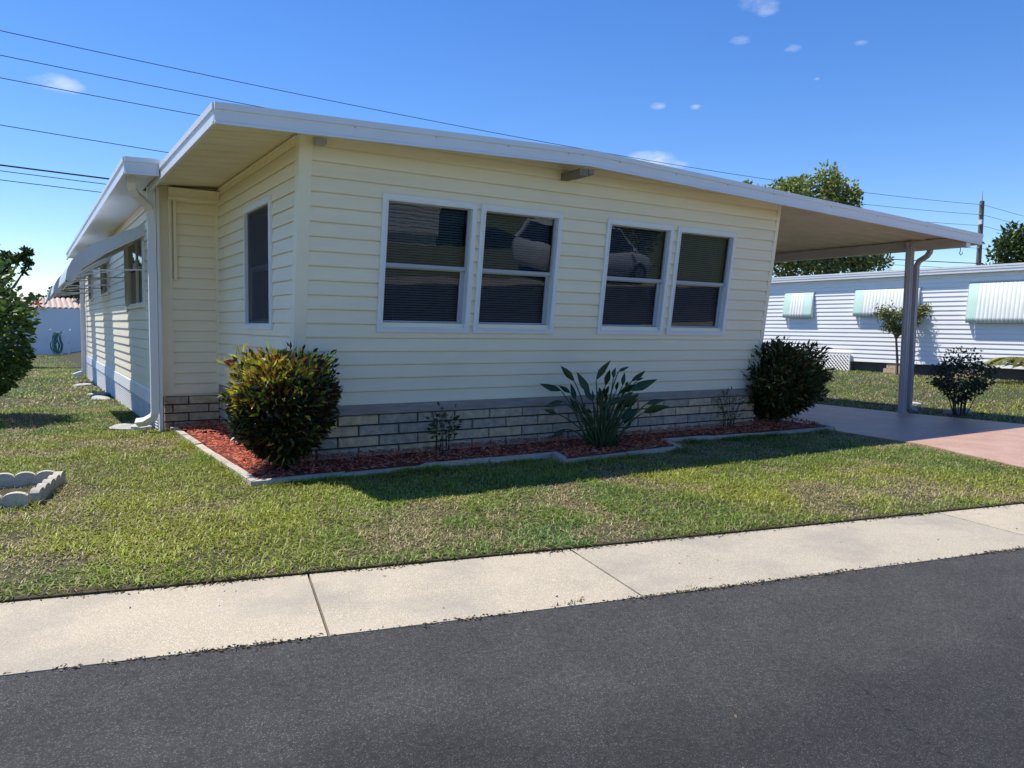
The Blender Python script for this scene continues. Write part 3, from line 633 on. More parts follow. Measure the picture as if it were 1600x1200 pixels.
def pick(n, table):   # table: [(weight, rgb)]
    w = np.array([t[0] for t in table], float); w /= w.sum(); idx = RNG.choice(len(table), n, p=w)
    c = np.array([t[1] for t in table])[idx]*RNG.uniform(.75, 1.25, (n, 1)); return c
def shrub(name, label, cat, base, w, d, h, n, ll, lw, colfn, flat=2.8, stems=7, foot=.35, lift=.22, m=LEAFM, up=.55, lean=(0, 0), shell=.45, sr=1.0, rnd=.38):
    base = np.array(base, float); t = thing(name, label, cat, tuple(base))
    q = MB()
    for s in range(stems):
        a = s*2.4+random.random(); r0 = .04+.05*random.random(); r1 = .38*random.random()+.12
        p0 = base+np.array([math.cos(a)*r0, math.sin(a)*r0, -.03]); p2 = base+np.array([math.cos(a)*r1*w+lean[0]*.6, math.sin(a)*r1*d+lean[1]*.6, h*random.uniform(.55, .85)])
        p1 = (p0+p2)/2+np.array([math.cos(a), math.sin(a), 0])*-.03
        q.tube([p0, p1, p2], [.016*sr, .012*sr, .006*sr], 6)
    part(q, 'stems', TWIG, t)
    u = RNG.normal(size=(n, 3)); u /= (np.abs(u)**flat).sum(1, keepdims=True)**(1/flat); r = shell+(1-shell)*RNG.random(n)**.5
    u = u*r[:, None]; zf = u[:, 2]*.5+.5
    if flat > 6:
        c_ = math.cos(.56); s_ = math.sin(.56); u = np.stack([u[:, 0]*c_+u[:, 1]*s_, -u[:, 0]*s_+u[:, 1]*c_, u[:, 2]], 1)
    taper = foot+(1-foot)*np.clip(zf/.38, 0, 1)**.8
    lump = 1+.08*np.sin(u[:, 0]*7+1+base[0])*np.cos(u[:, 1]*6)+.06*np.sin(u[:, 2]*9+base[1])+RNG.normal(0, .045, n)
    P = np.stack([u[:, 0]*w/2*taper*lump+lean[0]*zf, u[:, 1]*d/2*taper*lump+lean[1]*zf, h*lift+zf*(h*(1-lift)-ll*.5)*lump], 1)+base
    Dv = unit(np.stack([u[:, 0], u[:, 1], u[:, 2]*.6], 1))+np.array([0, 0, up])+RNG.normal(0, rnd, (n, 3))
    L = ll*RNG.uniform(.6, 1.25, n)
    V, Fa, Cc = leaves(P, Dv, L, lw*RNG.uniform(.7, 1.3, n), colfn(P-base, zf, r), fold=.22, droop=.08)
    o = npmesh('foliage', V, [Fa], Cc, m, t); o['kind'] = 'stuff'
    return t
def croton_cols(Pl, zf, r):
    n = len(Pl)
    yel = pick(n, [(7, (.66, .57, .055)), (3.5, (.32, .37, .05)), (3, (.66, .24, .04)), (3, (.07, .11, .025)), (1.5, (.14, .03, .02))])
    drk = pick(n, [(5, (.024, .038, .013)), (2.5, (.07, .016, .013)), (1.6, (.055, .08, .02)), (.7, (.24, .22, .04))])
    k = (RNG.random(n) < np.clip((zf-.60)*2.2-1.1*Pl[:, 0], .04, .85)*(r > .66))[:, None]  # yellow tops are growth; the shift to the left paints in sunlight and shade
    return np.where(k, yel, drk)
def shaded_cols(Pl, zf, r):
    return pick(len(Pl), [(6, (.038, .060, .018)), (2.4, (.08, .115, .03)), (1, (.12, .035, .02)), (.8, (.28, .26, .06))])  # leaf colours kept dark to carry the shade this shrub stands in
shrub('croton_shrub', 'clipped croton shrub with yellow and orange top leaves in the mulch bed', 'shrub', (-.25, -.26, -.49), .75, .74, .92, 10500, .085, .027, croton_cols, flat=7, foot=.36, stems=12, lift=.10, up=.5, shell=.45, rnd=.6)
shrub('croton_shrub', 'shaded green croton shrub at the carport end of the mulch bed', 'shrub', (6.50, .05, -.49), 1.26, 1.12, 1.02, 10500, .105, .030, shaded_cols, flat=4.0, foot=.42, stems=12, lift=.10, lean=(.03, 0), up=.45, rnd=.55)
def sparse_cols(Pl, zf, r): return pick(len(Pl), [(4, (.05, .085, .022)), (1.5, (.12, .16, .04)), (1, (.16, .12, .05))])
shrub('small_shrub', 'small twiggy young shrub with a few leaves in front of the block base', 'shrub', (1.32, -.22, -.48), .30, .28, .46, 95, .062, .034, sparse_cols, stems=8, foot=.4, lift=.2, shell=.2, sr=.3)
shrub('small_shrub', 'thin straggly low plant beside the shaded croton in the bed', 'shrub', (5.35, -.22, -.48), .42, .35, .50, 130, .055, .022, sparse_cols, stems=10, foot=.3, lift=.05, shell=.2, sr=.3)

# bird of paradise: every leaf its own part
BOP = thing('bird_of_paradise', 'bird of paradise plant with long paddle leaves in the bed', 'plant', (3.02, -.5, -.48))
ZB = 8.15
LV = [((385, 375), (240, 185)), ((545, 505), (408, 245)), ((610, 360), (765, 125)), ((245, 470), (20, 370)), ((345, 495), (220, 400)), ((400, 560), (345, 370)),
      ((270, 580), (60, 620)), ((195, 705), (60, 650)), ((705, 420), (755, 225)), ((790, 340), (815, 210)), ((840, 270), (955, 205)), ((885, 420), (910, 260)),
      ((975, 375), (1125, 238)), ((1030, 370), (1110, 322)), ((960, 470), (1250, 318)), ((850, 500), (1090, 380)), ((715, 600), (930, 520)), ((1130, 610), (1340, 540)),
      ((1100, 700), (1380, 605)), ((830, 750), (975, 710)), ((700, 530), (745, 400)), ((300, 870), (120, 955)), ((480, 660), (500, 570)), ((820, 470), (840, 360)), ((920, 420), (940, 360)),
      ((640, 620), (620, 520)), ((760, 640), (800, 540)), ((560, 720), (520, 640)), ((880, 640), (1010, 600)), ((690, 700), (720, 600)), ((450, 720), (400, 640)), ((800, 900), (890, 1105))]
for _k in range(26):
    _x = random.uniform(420, 960); _y = random.uniform(560, 880); _a = (_x-680)/420+random.uniform(-.25, .25); _l = random.uniform(130, 230); LV.append(((_x, _y), (_x+_l*math.sin(_a), _y-_l*math.cos(_a)*.9)))
def z5(p, dp): return at(840+p[0]/6.668, 540+p[1]/6.668, dp)
for li, (pb, pt) in enumerate(LV):
    dz = random.uniform(-.28, .28); low = pb[1] > 600
    b0 = z5(pb, ZB+dz); t0 = z5(pt, ZB+dz+random.uniform(-.12, .12))
    gx = 660+(pb[0]-660)*.22+random.uniform(-60, 60); root = z5((gx, 1010+random.uniform(-25, 15)), ZB+dz*.4); root[2] = -.50
    m1 = root*.45+b0*.55+np.array([0, 0, .06]); m1[:2] = root[:2]*.6+b0[:2]*.4
    q = MB(); cur = [root*(1-s)**2+2*m1*s*(1-s)+b0*s*s for s in np.linspace(0, 1, 7)]
    q.tube(cur, [.012, .011, .010, .009, .008, .007, .006], 6, 0)
    ax = t0-b0; L = np.linalg.norm(ax); d_ = ax/L; side = unit(np.cross(d_, FW+.35*RNG.normal(size=3))); nn = np.cross(side, d_)
    wmax = min(.046, L*.15)*random.uniform(.85, 1.15); ns = 8; V = []; 
    for i in range(ns+1):
        s = i/ns; wv = wmax*max(0.015, (min(1, s/.38)**.65 if s < .38 else (1-((s-.38)/.62)**1.5))); bend = -.10*L*s*s*np.array([0, 0, 1.]); c = b0+d_*L*s+bend
        V += [c-side*wv+nn*wv*.45, c, c+side*wv+nn*wv*.45]
    Fc = [(i*3+j, i*3+j+1, i*3+j+4, i*3+j+3) for i in range(ns) for j in range(2)]
    q.add(V, Fc, 1)
    part(q, 'leaf', [MATS.get('bop_stalk') or mat('bop_stalk', (.05, .085, .028), .5, .15), MATS.get('bop_leaf') or mat('bop_leaf', (.03, .06, .022), .4, .2, 12, transl=.1)], BOP, True)
q = MB(); pf = z5((660, 590), ZB-.1)
for k_ in range(6):
    a = k_*1.05; q.add([pf, pf+np.array([math.cos(a)*.03, -.02, .05+.02*math.sin(a)]), pf+np.array([math.cos(a)*.05, -.01, .09*abs(math.sin(a))+.02])], [(0, 1, 2)])
part(q, 'flower', mat('yellow_flower', (.55, .40, .03), .5, .1), BOP)

# scalloped edging ring at the left
SC = thing('scalloped_edging', 'grey scalloped concrete edging round a small lawn bed', 'edging', (-2.4, -.2, -.55))
def scallops(A, B, n):
    A = np.array(A); B = np.array(B); L = np.linalg.norm(B-A); d_ = (B-A)/L; nn = np.array([-d_[1], d_[0]]); w = L/n
    per = 3
    for s in range(0, n, per):
        m_ = min(per, n-s); top = []
        for k_ in range(m_):
            for j in range(9):
                a = math.pi*j/8; top.append((s*w+k_*w+w*.5-math.cos(a)*w*.5, -.475+.038*math.sin(a)))
        poly = [(s*w+.003, -.62)]+[(min(max(u, s*w+.003), (s+m_)*w-.003), zz) for u, zz in top]+[((s+m_)*w-.003, -.62)]
        q = MB(); q.prism([(*(A+d_*u-nn*.03), zz) for u, zz in poly], (*(nn*.06), 0)); part(q, 'edging_block', CONC2, SC)
scallops((-3.2, .26), (-1.93, .16), 9); scallops((-1.90, .15), (-2.09, -.62), 5); scallops((-2.12, -.66), (-3.2, -.5), 7)

# ------------------------------------------------------------------ hibiscus, trees and other plants
def hib_cols(Pl, zf, r): return pick(len(Pl), [(5, (.075, .14, .028)), (3.5, (.17, .26, .055)), (1.5, (.035, .065, .016))])
hb = shrub('hibiscus_bush', 'tall glossy green hibiscus bush with orange blooms on the side lawn', 'bush', (-2.95, 5.6, -.58), 1.85, 1.9, 2.12, 8500, .095, .06, hib_cols, flat=2.4, foot=.62, lift=.03, up=.2, stems=9)
for i, (px, py) in enumerate([(54, 470), (60, 476)]):
    c = at(px, py, 12.3); q = MB()
    for k_ in range(5):
        a = k_*1.257; e1 = np.array([math.cos(a), -.3, math.sin(a)]); e2 = np.array([math.cos(a+.9), -.3, math.sin(a+.9)])
        q.add([c, c+e1*.045, c+(e1+e2)*.04, c+e2*.045], [(0, 1, 2, 3)])
    q.tube([c, c+np.array([0, -.07, .0])], .006, 5); part(q, 'bloom', PETAL, hb)

def tree(name, label, base, height, clumps, n, leaf, table, trunk_r=.16, m=LEAFD, group=None):
    base = np.array(base, float); t = thing(name, label, 'tree', tuple(base), group)
    q = MB(); q.tube([base+np.array([0, 0, -.3]), base+np.array([.1, 0, height*.25]), base+np.array([0, .1, height*.5])], [trunk_r*1.2, trunk_r, trunk_r*.7], 8)
    for c, rx, ry, rz in clumps:
        c = np.array(c, float); s0 = base+np.array([0, .05, height*random.uniform(.3, .5)])
        q.tube([s0, (s0+c)/2+np.array([0, 0, -.1*height*.3]), c, c+np.array([0, 0, rz*.6])], [trunk_r*.5, trunk_r*.33, trunk_r*.18, trunk_r*.06], 6)
    part(q, 'trunk', BARK, t)
    vol = np.array([c[1]*c[2]*c[3] for c in clumps])**.75; vol /= vol.sum(); Ps = []; Ds = []; Cs = []
    for (c, rx, ry, rz), v in zip(clumps, vol):
        k_ = max(40, int(n*v)); ns = max(6, k_//34)      # sub-clusters give light and dark clumps
        cu = unit(RNG.normal(size=(ns, 3)))*(RNG.random((ns, 1))**.4)*np.array([rx, ry, rz])*.85
        idx = RNG.integers(0, ns, k_); off = RNG.normal(size=(k_, 3))*np.array([rx, ry, rz])*.14
        P = np.array(c)+cu[idx]+off; Ps.append(P); Ds.append(unit(off)+np.array([0, 0, .25])+RNG.normal(0, .5, (k_, 3)))
        Cs.append(pick(k_, table)*(RNG.uniform(.75, 1.3, (ns, 1))[idx]))
    P = np.concatenate(Ps); V, Fa, Cc = leaves(P, np.concatenate(Ds), leaf*RNG.uniform(.7, 1.4, len(P)), leaf*.6*RNG.uniform(.7, 1.3, len(P)), np.concatenate(Cs), fold=.15)
    o = npmesh('crown', V, [Fa], Cc, m, t); o['kind'] = 'stuff'; return t
def px_clump(px, py, rpx, rpy, dep, depth_r=1.0):
    c = at(px, py, dep); k_ = dep/F_PX; return (tuple(c), rpx*k_, rpx*k_*depth_r, rpy*k_)
G1 = [(4, (.20, .25, .055)), (3, (.36, .39, .10)), (1.5, (.06, .085, .02)), (1, (.36, .36, .13))]
G2 = [(5, (.04, .065, .02)), (2, (.09, .12, .035)), (1, (.14, .13, .05))]
G3 = [(4, (.06, .10, .025)), (2, (.12, .17, .045)), (2, (.03, .05, .015))]
dp = 42
b0 = at(1300, 470, dp)
tree('broadleaf_tree', 'broad green tree rising behind the carport roof and white house', (b0[0], b0[1], -.5), 8, [px_clump(1296, 285, 26, 32, dp), px_clump(1240, 300, 38, 28, dp), px_clump(1322, 315, 26, 34, dp), px_clump(1288, 330, 34, 34, dp),
      px_clump(1190, 330, 30, 40, dp), px_clump(1215, 405, 40, 42, dp), px_clump(1280, 400, 46, 45, dp), px_clump(1345, 410, 46, 30, dp), px_clump(1320, 372, 40, 36, dp), px_clump(1172, 290, 8, 8, dp)], 17000, .21, G1, .22)
dp = 60; b0 = at(1600, 470, dp)
tree('broadleaf_tree', 'dense rounded tree beyond the white house beside the utility pole', (b0[0], b0[1], -.5), 8, [px_clump(1600, 372, 34, 26, dp), px_clump(1572, 392, 32, 24, dp), px_clump(1640, 380, 45, 34, dp), px_clump(1610, 415, 70, 30, dp)], 6000, .34, G3, .25)
dp = 26; b0 = at(-20, 500, dp)
tree('broadleaf_tree', 'open branched tree overhanging behind the hibiscus bush', (b0[0], b0[1], -.85), 4.5, [px_clump(36, 398, 14, 9, dp), px_clump(44, 412, 9, 8, dp), px_clump(20, 404, 14, 10, dp), px_clump(-12, 415, 30, 22, dp), px_clump(38, 424, 5, 5, dp), px_clump(5, 432, 16, 14, dp), px_clump(-30, 440, 30, 30, dp)], 3800, .15, G3, .12)
dp = 46; b0 = at(122, 505, dp)
tree('broadleaf_tree', 'tree showing under the side awning beyond the rear fence', (b0[0], b0[1]+1.5, -.9), 4, [px_clump(124, 440, 16, 18, dp), px_clump(112, 437, 10, 8, dp), px_clump(132, 455, 16, 14, dp)], 1900, .22, G3, .12)
for i, (px, py, rp_) in enumerate([(90, 462, 8), (104, 458, 9), (117, 462, 7), (80, 467, 7), (128, 464, 9)]):
    dp = 52+i; b0 = at(px, 500, dp)
    tree('conifer_tree', 'small dark conifer behind the pink tiled roof', (b0[0], b0[1], -.9), 3, [px_clump(px, py, rp_*.8, 9, dp), px_clump(px, py-9, rp_*.4, 7, dp), px_clump(px, py+8, rp_, 8, dp)], 420, .26, G2, .1, group='conifers behind the pink roof')

# young tree and shrubs beyond the carport
base = onZ(1401, 592, -.53); t = thing('young_tree', 'slender young tree with pale leafy tufts beside the carport post', 'tree', tuple(base)); dpt = float((base-CAM)@FW)
q = MB(); q.tube([base-np.array([0, 0, .05]), at(1402, 560, dpt), at(1400, 525, dpt)], [.045, .035, .028], 7)
tips = [(1382, 489, 14), (1398, 495, 13), (1418, 492, 12), (1436, 487, 11), (1450, 481, 8), (1390, 510, 10), (1405, 515, 10), (1425, 502, 8)]
for px, py, _ in tips: q.tube([at(1400, 530, dpt), at((px+1400)/2, (py+520)/2, dpt), at(px, py, dpt)], [.022, .014, .007], 5)
part(q, 'trunk', BARK, t)
Vs = []; Fs = []; Cs = []; o_ = 0
for px, py, r_ in tips:
    k_ = 330; P = at(px, py, dpt)+RNG.normal(size=(k_, 3))*r_*dpt/F_PX*np.array([.55, .55, .38]); V, Fa, Cc = leaves(P, RNG.normal(size=(k_, 3))+np.array([.3, 0, .4]), .11, .035, pick(k_, [(4, (.16, .19, .05)), (2, (.36, .34, .14)), (2, (.06, .09, .025))]), droop=.2)
    Vs.append(V); Fs.append(Fa+o_); Cs.append(Cc); o_ += len(V)
npmesh('crown', np.concatenate(Vs), [np.concatenate(Fs)], np.concatenate(Cs), LEAFD, t)['kind'] = 'stuff'
def rose_cols(Pl, zf, r): return pick(len(Pl), [(6, (.032, .048, .019)), (2, (.05, .065, .03)), (.6, (.14, .15, .09))])
shrub('rose_bush', 'dark leggy rose bush at the drive edge beside the carport post', 'bush', (10.42, -.42, -.55), 1.05, .85, 1.04, 2300, .055, .036, rose_cols, flat=2.0, foot=.3, lift=.20, stems=15, up=.1, shell=.15, sr=.5)
for i, (px, py) in enumerate([(1497, 643), (1508, 644), (1488, 646), (1428, 633)]):
    c = onZ(px, py, -.54); rock('garden_rock', tuple(c), .085+.02*i, .08, .07, ['smallest grey rock at the foot of the rose bush', 'grey rock on the lawn side of the rose bush', 'largest grey rock at the rose bush, next to the drive'][i] if i < 3 else 'rough grey splash rock behind the carport post', 'rocks under the rose bush' if i < 3 else None, seed=20+i)
dr_ = FW+RT*(1606-800)/F_PX-UP*(590-600)/F_PX; pc = CAM+dr_*(18.55-CX)/dr_[0]; pc[2] = -.43; t = thing('palm_shrub', 'yellow green arching palm shrub by the white house', 'palm', tuple(pc)); dpt = float((pc-CAM)@FW)
q = MB(); q.tube([pc-np.array([0, 0, .05]), pc+np.array([0, 0, .45])], [.10, .07], 8); part(q, 'stem', BARK, t)
for k_ in range(15):
    a = k_*2.4; r_ = random.uniform(.55, .95); p0 = pc+np.array([0, 0, .42]); e_ = np.array([math.cos(a), math.sin(a), 0]); pts = [p0+e_*r_*s+np.array([0, 0, .80*s-.78*s*s+random.uniform(0, .02)]) for s in np.linspace(0, 1, 7)]
    q = MB(); q.tube(pts, [.010, .009, .008, .006, .005, .004, .002], 5); sd = np.array([-e_[1], e_[0], 0])
    for s in range(1, 7):
        for sg in (-1, 1):
            for fr in (0, .5):
                pp = pts[s]*(1-fr)+pts[s-1]*fr; q.add([pp, pp+sd*sg*.10+e_*.10+np.array([0, 0, .0]), pp+sd*sg*.17+e_*.24+np.array([0, 0, -.08]), pp+e_*.04], [(0, 1, 2, 3)])
    part(q, 'frond', MATS.get('palm_leaf') or mat('palm_leaf', (.24, .24, .05), .5, .25, 6, transl=.2), t)

# ------------------------------------------------------------------ grass
def inhouse(x, y): return ((x > XM-.03) & (x < 6.1) & (y > D-.05) & (y < 16)) | ((x > -.1) & (x < 6.1) & (y > -.02) & (y < 5))
def grass_patch(n, x0, x1, y0, y1, hgt, wid, pts=None):
    x = RNG.uniform(x0, x1, n); y = RNG.uniform(y0, y1, n)
    if pts is not None: x, y = pts
    yt = ytop(x)
    # ragged lawn edge: a few blades lean over the pavement
    ok = (y > yt+.002+.03*vnoise(x*11, x*0+3, 5)*vnoise(x*3, x*0+6, 25)+.02*vnoise(x*2.3, x*0+8, 15)) & ~inpoly(x, y, DP) & ~inpoly(x, y, BEDOUT) & ~inhouse(x, y)
    ok &= ~((x > 19.3) & (y > -2)) & ~((x > 9.85) & (x < 9.95) & (y > 0))
    ok &= ~inpoly(x, y, [(-3.2, .24), (-1.95, .14), (-2.12, -.6), (-3.2, -.48)]) | (RNG.random(n) < .15)
    dn = vnoise(x*1.9+5, y*1.9, 1)*.6+vnoise(x*6, y*6, 2)*.4
    ok &= RNG.random(n) < .35+.95*dn
    x, y = x[ok], y[ok]; n = len(x)
    n1 = vnoise(x*.9+9, y*.9+2, 4)*.55+vnoise(x*3.2, y*3.2+7, 6)*.45
    dry = np.clip((n1-.50)*5.5, 0, 1)*.88; yl = np.clip((vnoise(x*.7+20, y*.7+4, 8)-.42)*3, 0, 1)
    lush = np.clip((vnoise(x*1.3+3, y*1.3+40, 9)-.5)*3, 0, 1)
    rr = RNG.random(n); th_ = RNG.random(n) < .11
    col = np.array([.165, .245, .032])+lush[:, None]*np.array([-.07, -.02, .002])+yl[:, None]*np.array([.16, .11, .002])
    col = col*RNG.uniform(.6, 1.35, (n, 1))
    isdry = (rr < .07+.75*dry)[:, None]; col = np.where(isdry, np.array([[.47, .375, .185]])*RNG.uniform(.6, 1.25, (n, 1)), col)
    h = hgt*RNG.uniform(.45, 1.25, n)*(1-.35*dry)*(.7+.6*vnoise(x*4, y*4, 12)); a = RNG.uniform(0, 6.283, n); lean = RNG.uniform(.3, 2.1, n)
    lean = np.where(th_, 2.6, lean); h = np.where(th_, h*.62, h); isd2 = (th_ & (RNG.random(n) < .75))[:, None]; col = np.where(isd2, np.array([[.42, .335, .165]])*RNG.uniform(.5, 1.2, (n, 1)), col)
    dx, dy = np.cos(a), np.sin(a); z = zg(x, y)-.006+np.where(th_, .012, 0)
    base = np.stack([x, y, z], 1); s_ = np.stack([-dy, dx, np.zeros(n)], 1)*(wid*RNG.uniform(.7, 1.3, n))[:, None]*.5
    m1 = base+np.stack([dx*h*lean*.38, dy*h*lean*.38, h*(.66-.12*lean)], 1); tp = base+np.stack([dx*h*lean, dy*h*lean, h*np.clip(1.05-.40*lean, .22, 1)], 1)
    V = np.stack([base-s_, base+s_, m1+s_*.85, m1-s_*.85, tp], 1).reshape(-1, 3)
    sh = np.array([.75, .75, 1.0, 1.0, 1.12])
    C_ = (np.repeat(col, 5, 0).reshape(n, 5, 3)*sh[None, :, None]*0+np.repeat(col, 5, 0).reshape(n, 5, 3)).reshape(-1, 3)
    i = np.arange(n)[:, None]*5
    return V, i+np.array([[0, 1, 2, 3]]), i+np.array([[3, 2, 4]]), C_
GP = [(380000, -4.2, 7.2, -4.6, 1.2, .045, .0062), (80000, -4.6, -.6, 1.2, 7.0, .05, .008), (80000, -8, -.6, 7, 37.5, .075, .015), (70000, 9.8, 19.4, -6, 13, .07, .013), (16000, 5, 12, -6.3, -1.5, .05, .008)]
Vs = []; Q = []; Tn = []; Cs = []; o_ = 0
ex = []; ey = []
for (xa, ya), (xb, yb) in zip(E0[:-1], E0[1:]):
    L_ = math.hypot(xb-xa, yb-ya); k_ = int(L_*1500); t_ = RNG.random(k_); o_f = np.abs(RNG.normal(0, .035, k_))+.004; nx, ny = (yb-ya)/L_, -(xb-xa)/L_
    ex.append(xa+(xb-xa)*t_+nx*o_f); ey.append(ya+(yb-ya)*t_+ny*o_f)
ex = np.concatenate(ex); ey = np.concatenate(ey)
sx_ = [(-3.2, .24), (-1.93, .14), (-2.11, -.64), (-3.2, -.52)]
for (xa, ya), (xb, yb) in zip(sx_[:-1], sx_[1:]):
    k_ = 1200; t_ = RNG.random(k_); ex = np.append(ex, xa+(xb-xa)*t_+RNG.normal(0, .05, k_)); ey = np.append(ey, ya+(yb-ya)*t_+RNG.normal(0, .05, k_))
GP.append((len(ex), 0, 1, 0, 1, .075, .007, (ex, ey)))
for g in GP:
    V, a, c, cc = grass_patch(*g); Vs.append(V); Q.append(a+o_); Tn.append(c+o_); Cs.append(cc); o_ += len(V)
tag(npmesh('grass', np.concatenate(Vs), [np.concatenate(Q), np.concatenate(Tn)], np.concatenate(Cs), GRASSM), 'short mixed green and straw coloured lawn grass', 'grass', kind='stuff')
# little weeds in the joint between pavement and road
Vs = []; Fs = []; Cs = []; o_ = 0
for px, py, k_, hh in [(900, 946, 26, .035), (870, 950, 16, .02), (840, 951, 16, .018), (985, 934, 20, .02), (1075, 921, 40, .022), (1060, 923, 26, .02), (1110, 917, 20, .018), (940, 941, 14, .015), (255, 1022, 26, .012), (1010, 930, 18, .018)]:
    c = onZ(px, py, -.575); P = c+RNG.normal(size=(k_, 3))*np.array([.035, .008, 0]); V, Fa, Cc = leaves(P, RNG.normal(size=(k_, 3))*.7+np.array([0, 0, .9]), hh, hh*.35, pick(k_, [(3, (.12, .17, .04)), (2, (.20, .15, .08)), (1, (.10, .07, .04))]))
    Vs.append(V); Fs.append(Fa+o_); Cs.append(Cc); o_ += len(V)
tag(npmesh('weeds', np.concatenate(Vs), [np.concatenate(Fs)], np.concatenate(Cs), GRASSM), 'tiny weeds in the joint between pavement and road', 'weeds', kind='stuff')

# grit, dead leaves and clippings gathered along the pavement edges and strewn on the slabs
n = 5200; x = RNG.uniform(-3.2, 5.5, n); sel = RNG.random(n)
y = np.where(sel < .62, ytop(x)-WALKW+RNG.normal(-.006, .012, n), np.where(sel < .93, ytop(x)-np.abs(RNG.normal(0, .02, n)), ytop(x)-RNG.uniform(.02, 2.5, n)))
keep = RNG.random(n) < np.where(sel < .93, np.clip(vnoise(x*2.2, x*0+1, 31)*1.6-.25, .08, 1), .25); x, y, sel = x[keep], y[keep], sel[keep]; n = len(x)
z = np.where(y < ytop(x)-WALKW-.05, -.5705, -.5585); P = np.stack([x, y, z], 1); dv = np.stack([np.cos(RNG.uniform(0, 6.28, n)), np.sin(RNG.uniform(0, 6.28, n)), RNG.uniform(0, .35, n)], 1)
V, Fa, Cc = leaves(P, dv, RNG.uniform(.008, .026, n), RNG.uniform(.004, .011, n), pick(n, [(4, (.05, .04, .03)), (3, (.16, .115, .07)), (1.5, (.30, .22, .12)), (1, (.10, .13, .04))]), fold=.12)
tag(npmesh('litter', V, [Fa], Cc, GRASSM), 'grit and dry clippings along the pavement edges', 'litter', kind='stuff')

# ------------------------------------------------------------------ neighbour's white house
NX = 19.4
NB = thing('white_mobile_home', 'long white clapboard mobile home with striped aqua awnings across the drive', 'mobile home', (24, 4, -.55))
q = MB(); y0, y1 = -9, 12.6; zz0 = -.12
sec = [(NX+.05, zz0)]
for k in range(20):
    z = zz0+k*SP; sec += [(NX-.012, z+.004), (NX-.024, z), (NX-.025, z+.012), (NX-.012, z+SP-.03), (NX-.002, z+SP-.001)]
sec += [(NX+.05, zz0+20*SP)]
q.prism([(x, y0, z) for x, z in sec], (0, y1-y0, 0)); o = part(q, 'siding', NBW, NB); o['kind'] = 'stuff'
q = MB(); q.box((NX+.05, y0+.02, -.11), (NX+6, y1-.02, 2.42)); part(q, 'body', NBW, NB)
q = MB(); q.box((NX-.14, y0-.2, 2.44), (NX+6.3, y1+.2, 2.53)); q.box((NX-.17, y0-.22, 2.53), (NX+6.32, y1+.22, 2.58)); rfN = part(q, 'roof', BANDM, NB)
q = MB(); q.box((NX-.165, y0-.2, 2.47), (NX-.141, y1+.2, 2.515)); q.box((NX-.16, y0-.2, 2.395), (NX-.10, y1+.2, 2.438)); sub(q, 'gutter', FASC, rfN)
q = MB(); q.box((NX+.10, y0+.05, -.7), (NX+.12, y1-.05, -.13)); part(q, 'underfloor_shade_sheet', mat('underfloor_shade', (.10, .09, .08), .9, .2, 3), NB)  # dark sheet standing in for the shade beneath the house
for i in range(11):
    yy = y0+.6+i*2.0; q = MB()
    for k in range(3): q.box((NX-.0, yy+(k % 2)*.1, -.56+k*.14), (NX+.099, yy+.78+(k % 2)*.1, -.425+k*.14))
    part(q, 'block_pier', BRICKM, NB)
# lattice skirting
q = MB(); ly0, ly1, lz0, lz1 = 7.55, 8.75, -.52, .12
def clipline(cst, sgn):
    pts = []
    for yv in (ly0, ly1):
        zv = cst+sgn*(yv-ly0)
        if lz0 <= zv <= lz1: pts.append((yv, zv))
    for zv in (lz0, lz1):
        yv = ly0+(zv-cst)/sgn
        if ly0 < yv < ly1: pts.append((yv, zv))
    return pts[:2] if len(pts) >= 2 else None
for sgn in (1, -1):
    k_ = -2.4
    while k_ < 2.4:
        pr = clipline(k_, sgn)
        if pr and math.dist(*pr) > .05: q.tube([(NX-.08-.012*sgn, *pr[0]), (NX-.08-.012*sgn, *pr[1])], .018, 4)
        k_ += .115
q.box((NX-.11, ly0-.03, lz0), (NX-.05, ly0, lz1)); q.box((NX-.11, ly1, lz0), (NX-.05, ly1+.03, lz1)); q.box((NX-.11, ly0-.03, lz1), (NX-.05, ly1+.03, lz1+.03))
part(q, 'lattice_panel', NBW, NB)
def nb_awning(ya, yb, zt, zb_, outd, label):
    n = int((yb-ya)/.052); V = []; Fc = []; C_ = []
    prof = [(NX-.045, zt), (NX-.075, zt-.03), (NX-outd*.92, zb_+.14), (NX-outd, zb_+.09), (NX-outd*.75, zb_)]
    for i in range(n):
        a = ya+(yb-ya)*i/n; c = ya+(yb-ya)*(i+.86)/n; f_ = i/n
        e_ = min(f_, 1-f_)*(yb-ya); aq = (.05 < e_ < .16 or .20 < e_ < .27)
        colr = (.50, .70, .60) if aq else ((.82, .82, .76) if i % 2 else (.56, .60, .56))
        for (x, z) in prof: V += [(x, a, z), (x-.012, (a*.6+c*.4), z+.004), (x, c, z)]; C_ += [colr]*3
        bs = i*len(prof)*3
        for j in range(len(prof)-1):
            for k_ in range(2): Fc.append((bs+j*3+k_, bs+j*3+k_+1, bs+j*3+k_+4, bs+j*3+k_+3))
        if i < n-1:
            for j in range(len(prof)-1): Fc.append((bs+j*3+2, bs+len(prof)*3+j*3, bs+len(prof)*3+j*3+3, bs+j*3+5))
    o = npmesh('striped_awning', np.array(V), [np.array(Fc)], np.array(C_), AQUA, NB)
    for yy in (ya, yb):
        q = MB(); q.prism([(x+.004, yy, z-.006) for x, z in prof]+[(NX-.03, yy, zb_+.05)], (0, .01, 0)); sub(q, 'end_panel', BANDM, o)
    q = MB(); q.tube([(NX-.03, ya-.03, zt+.01), (NX-.03, yb+.03, zt+.01)], .018, 6); sub(q, 'top_rail', GREY, o)
    q = MB(); q.box((NX-.032, ya+.06, zb_+.16), (NX-.026, yb-.06, zt-.06)); sub(q, 'window_glass', CARGLASS, o)
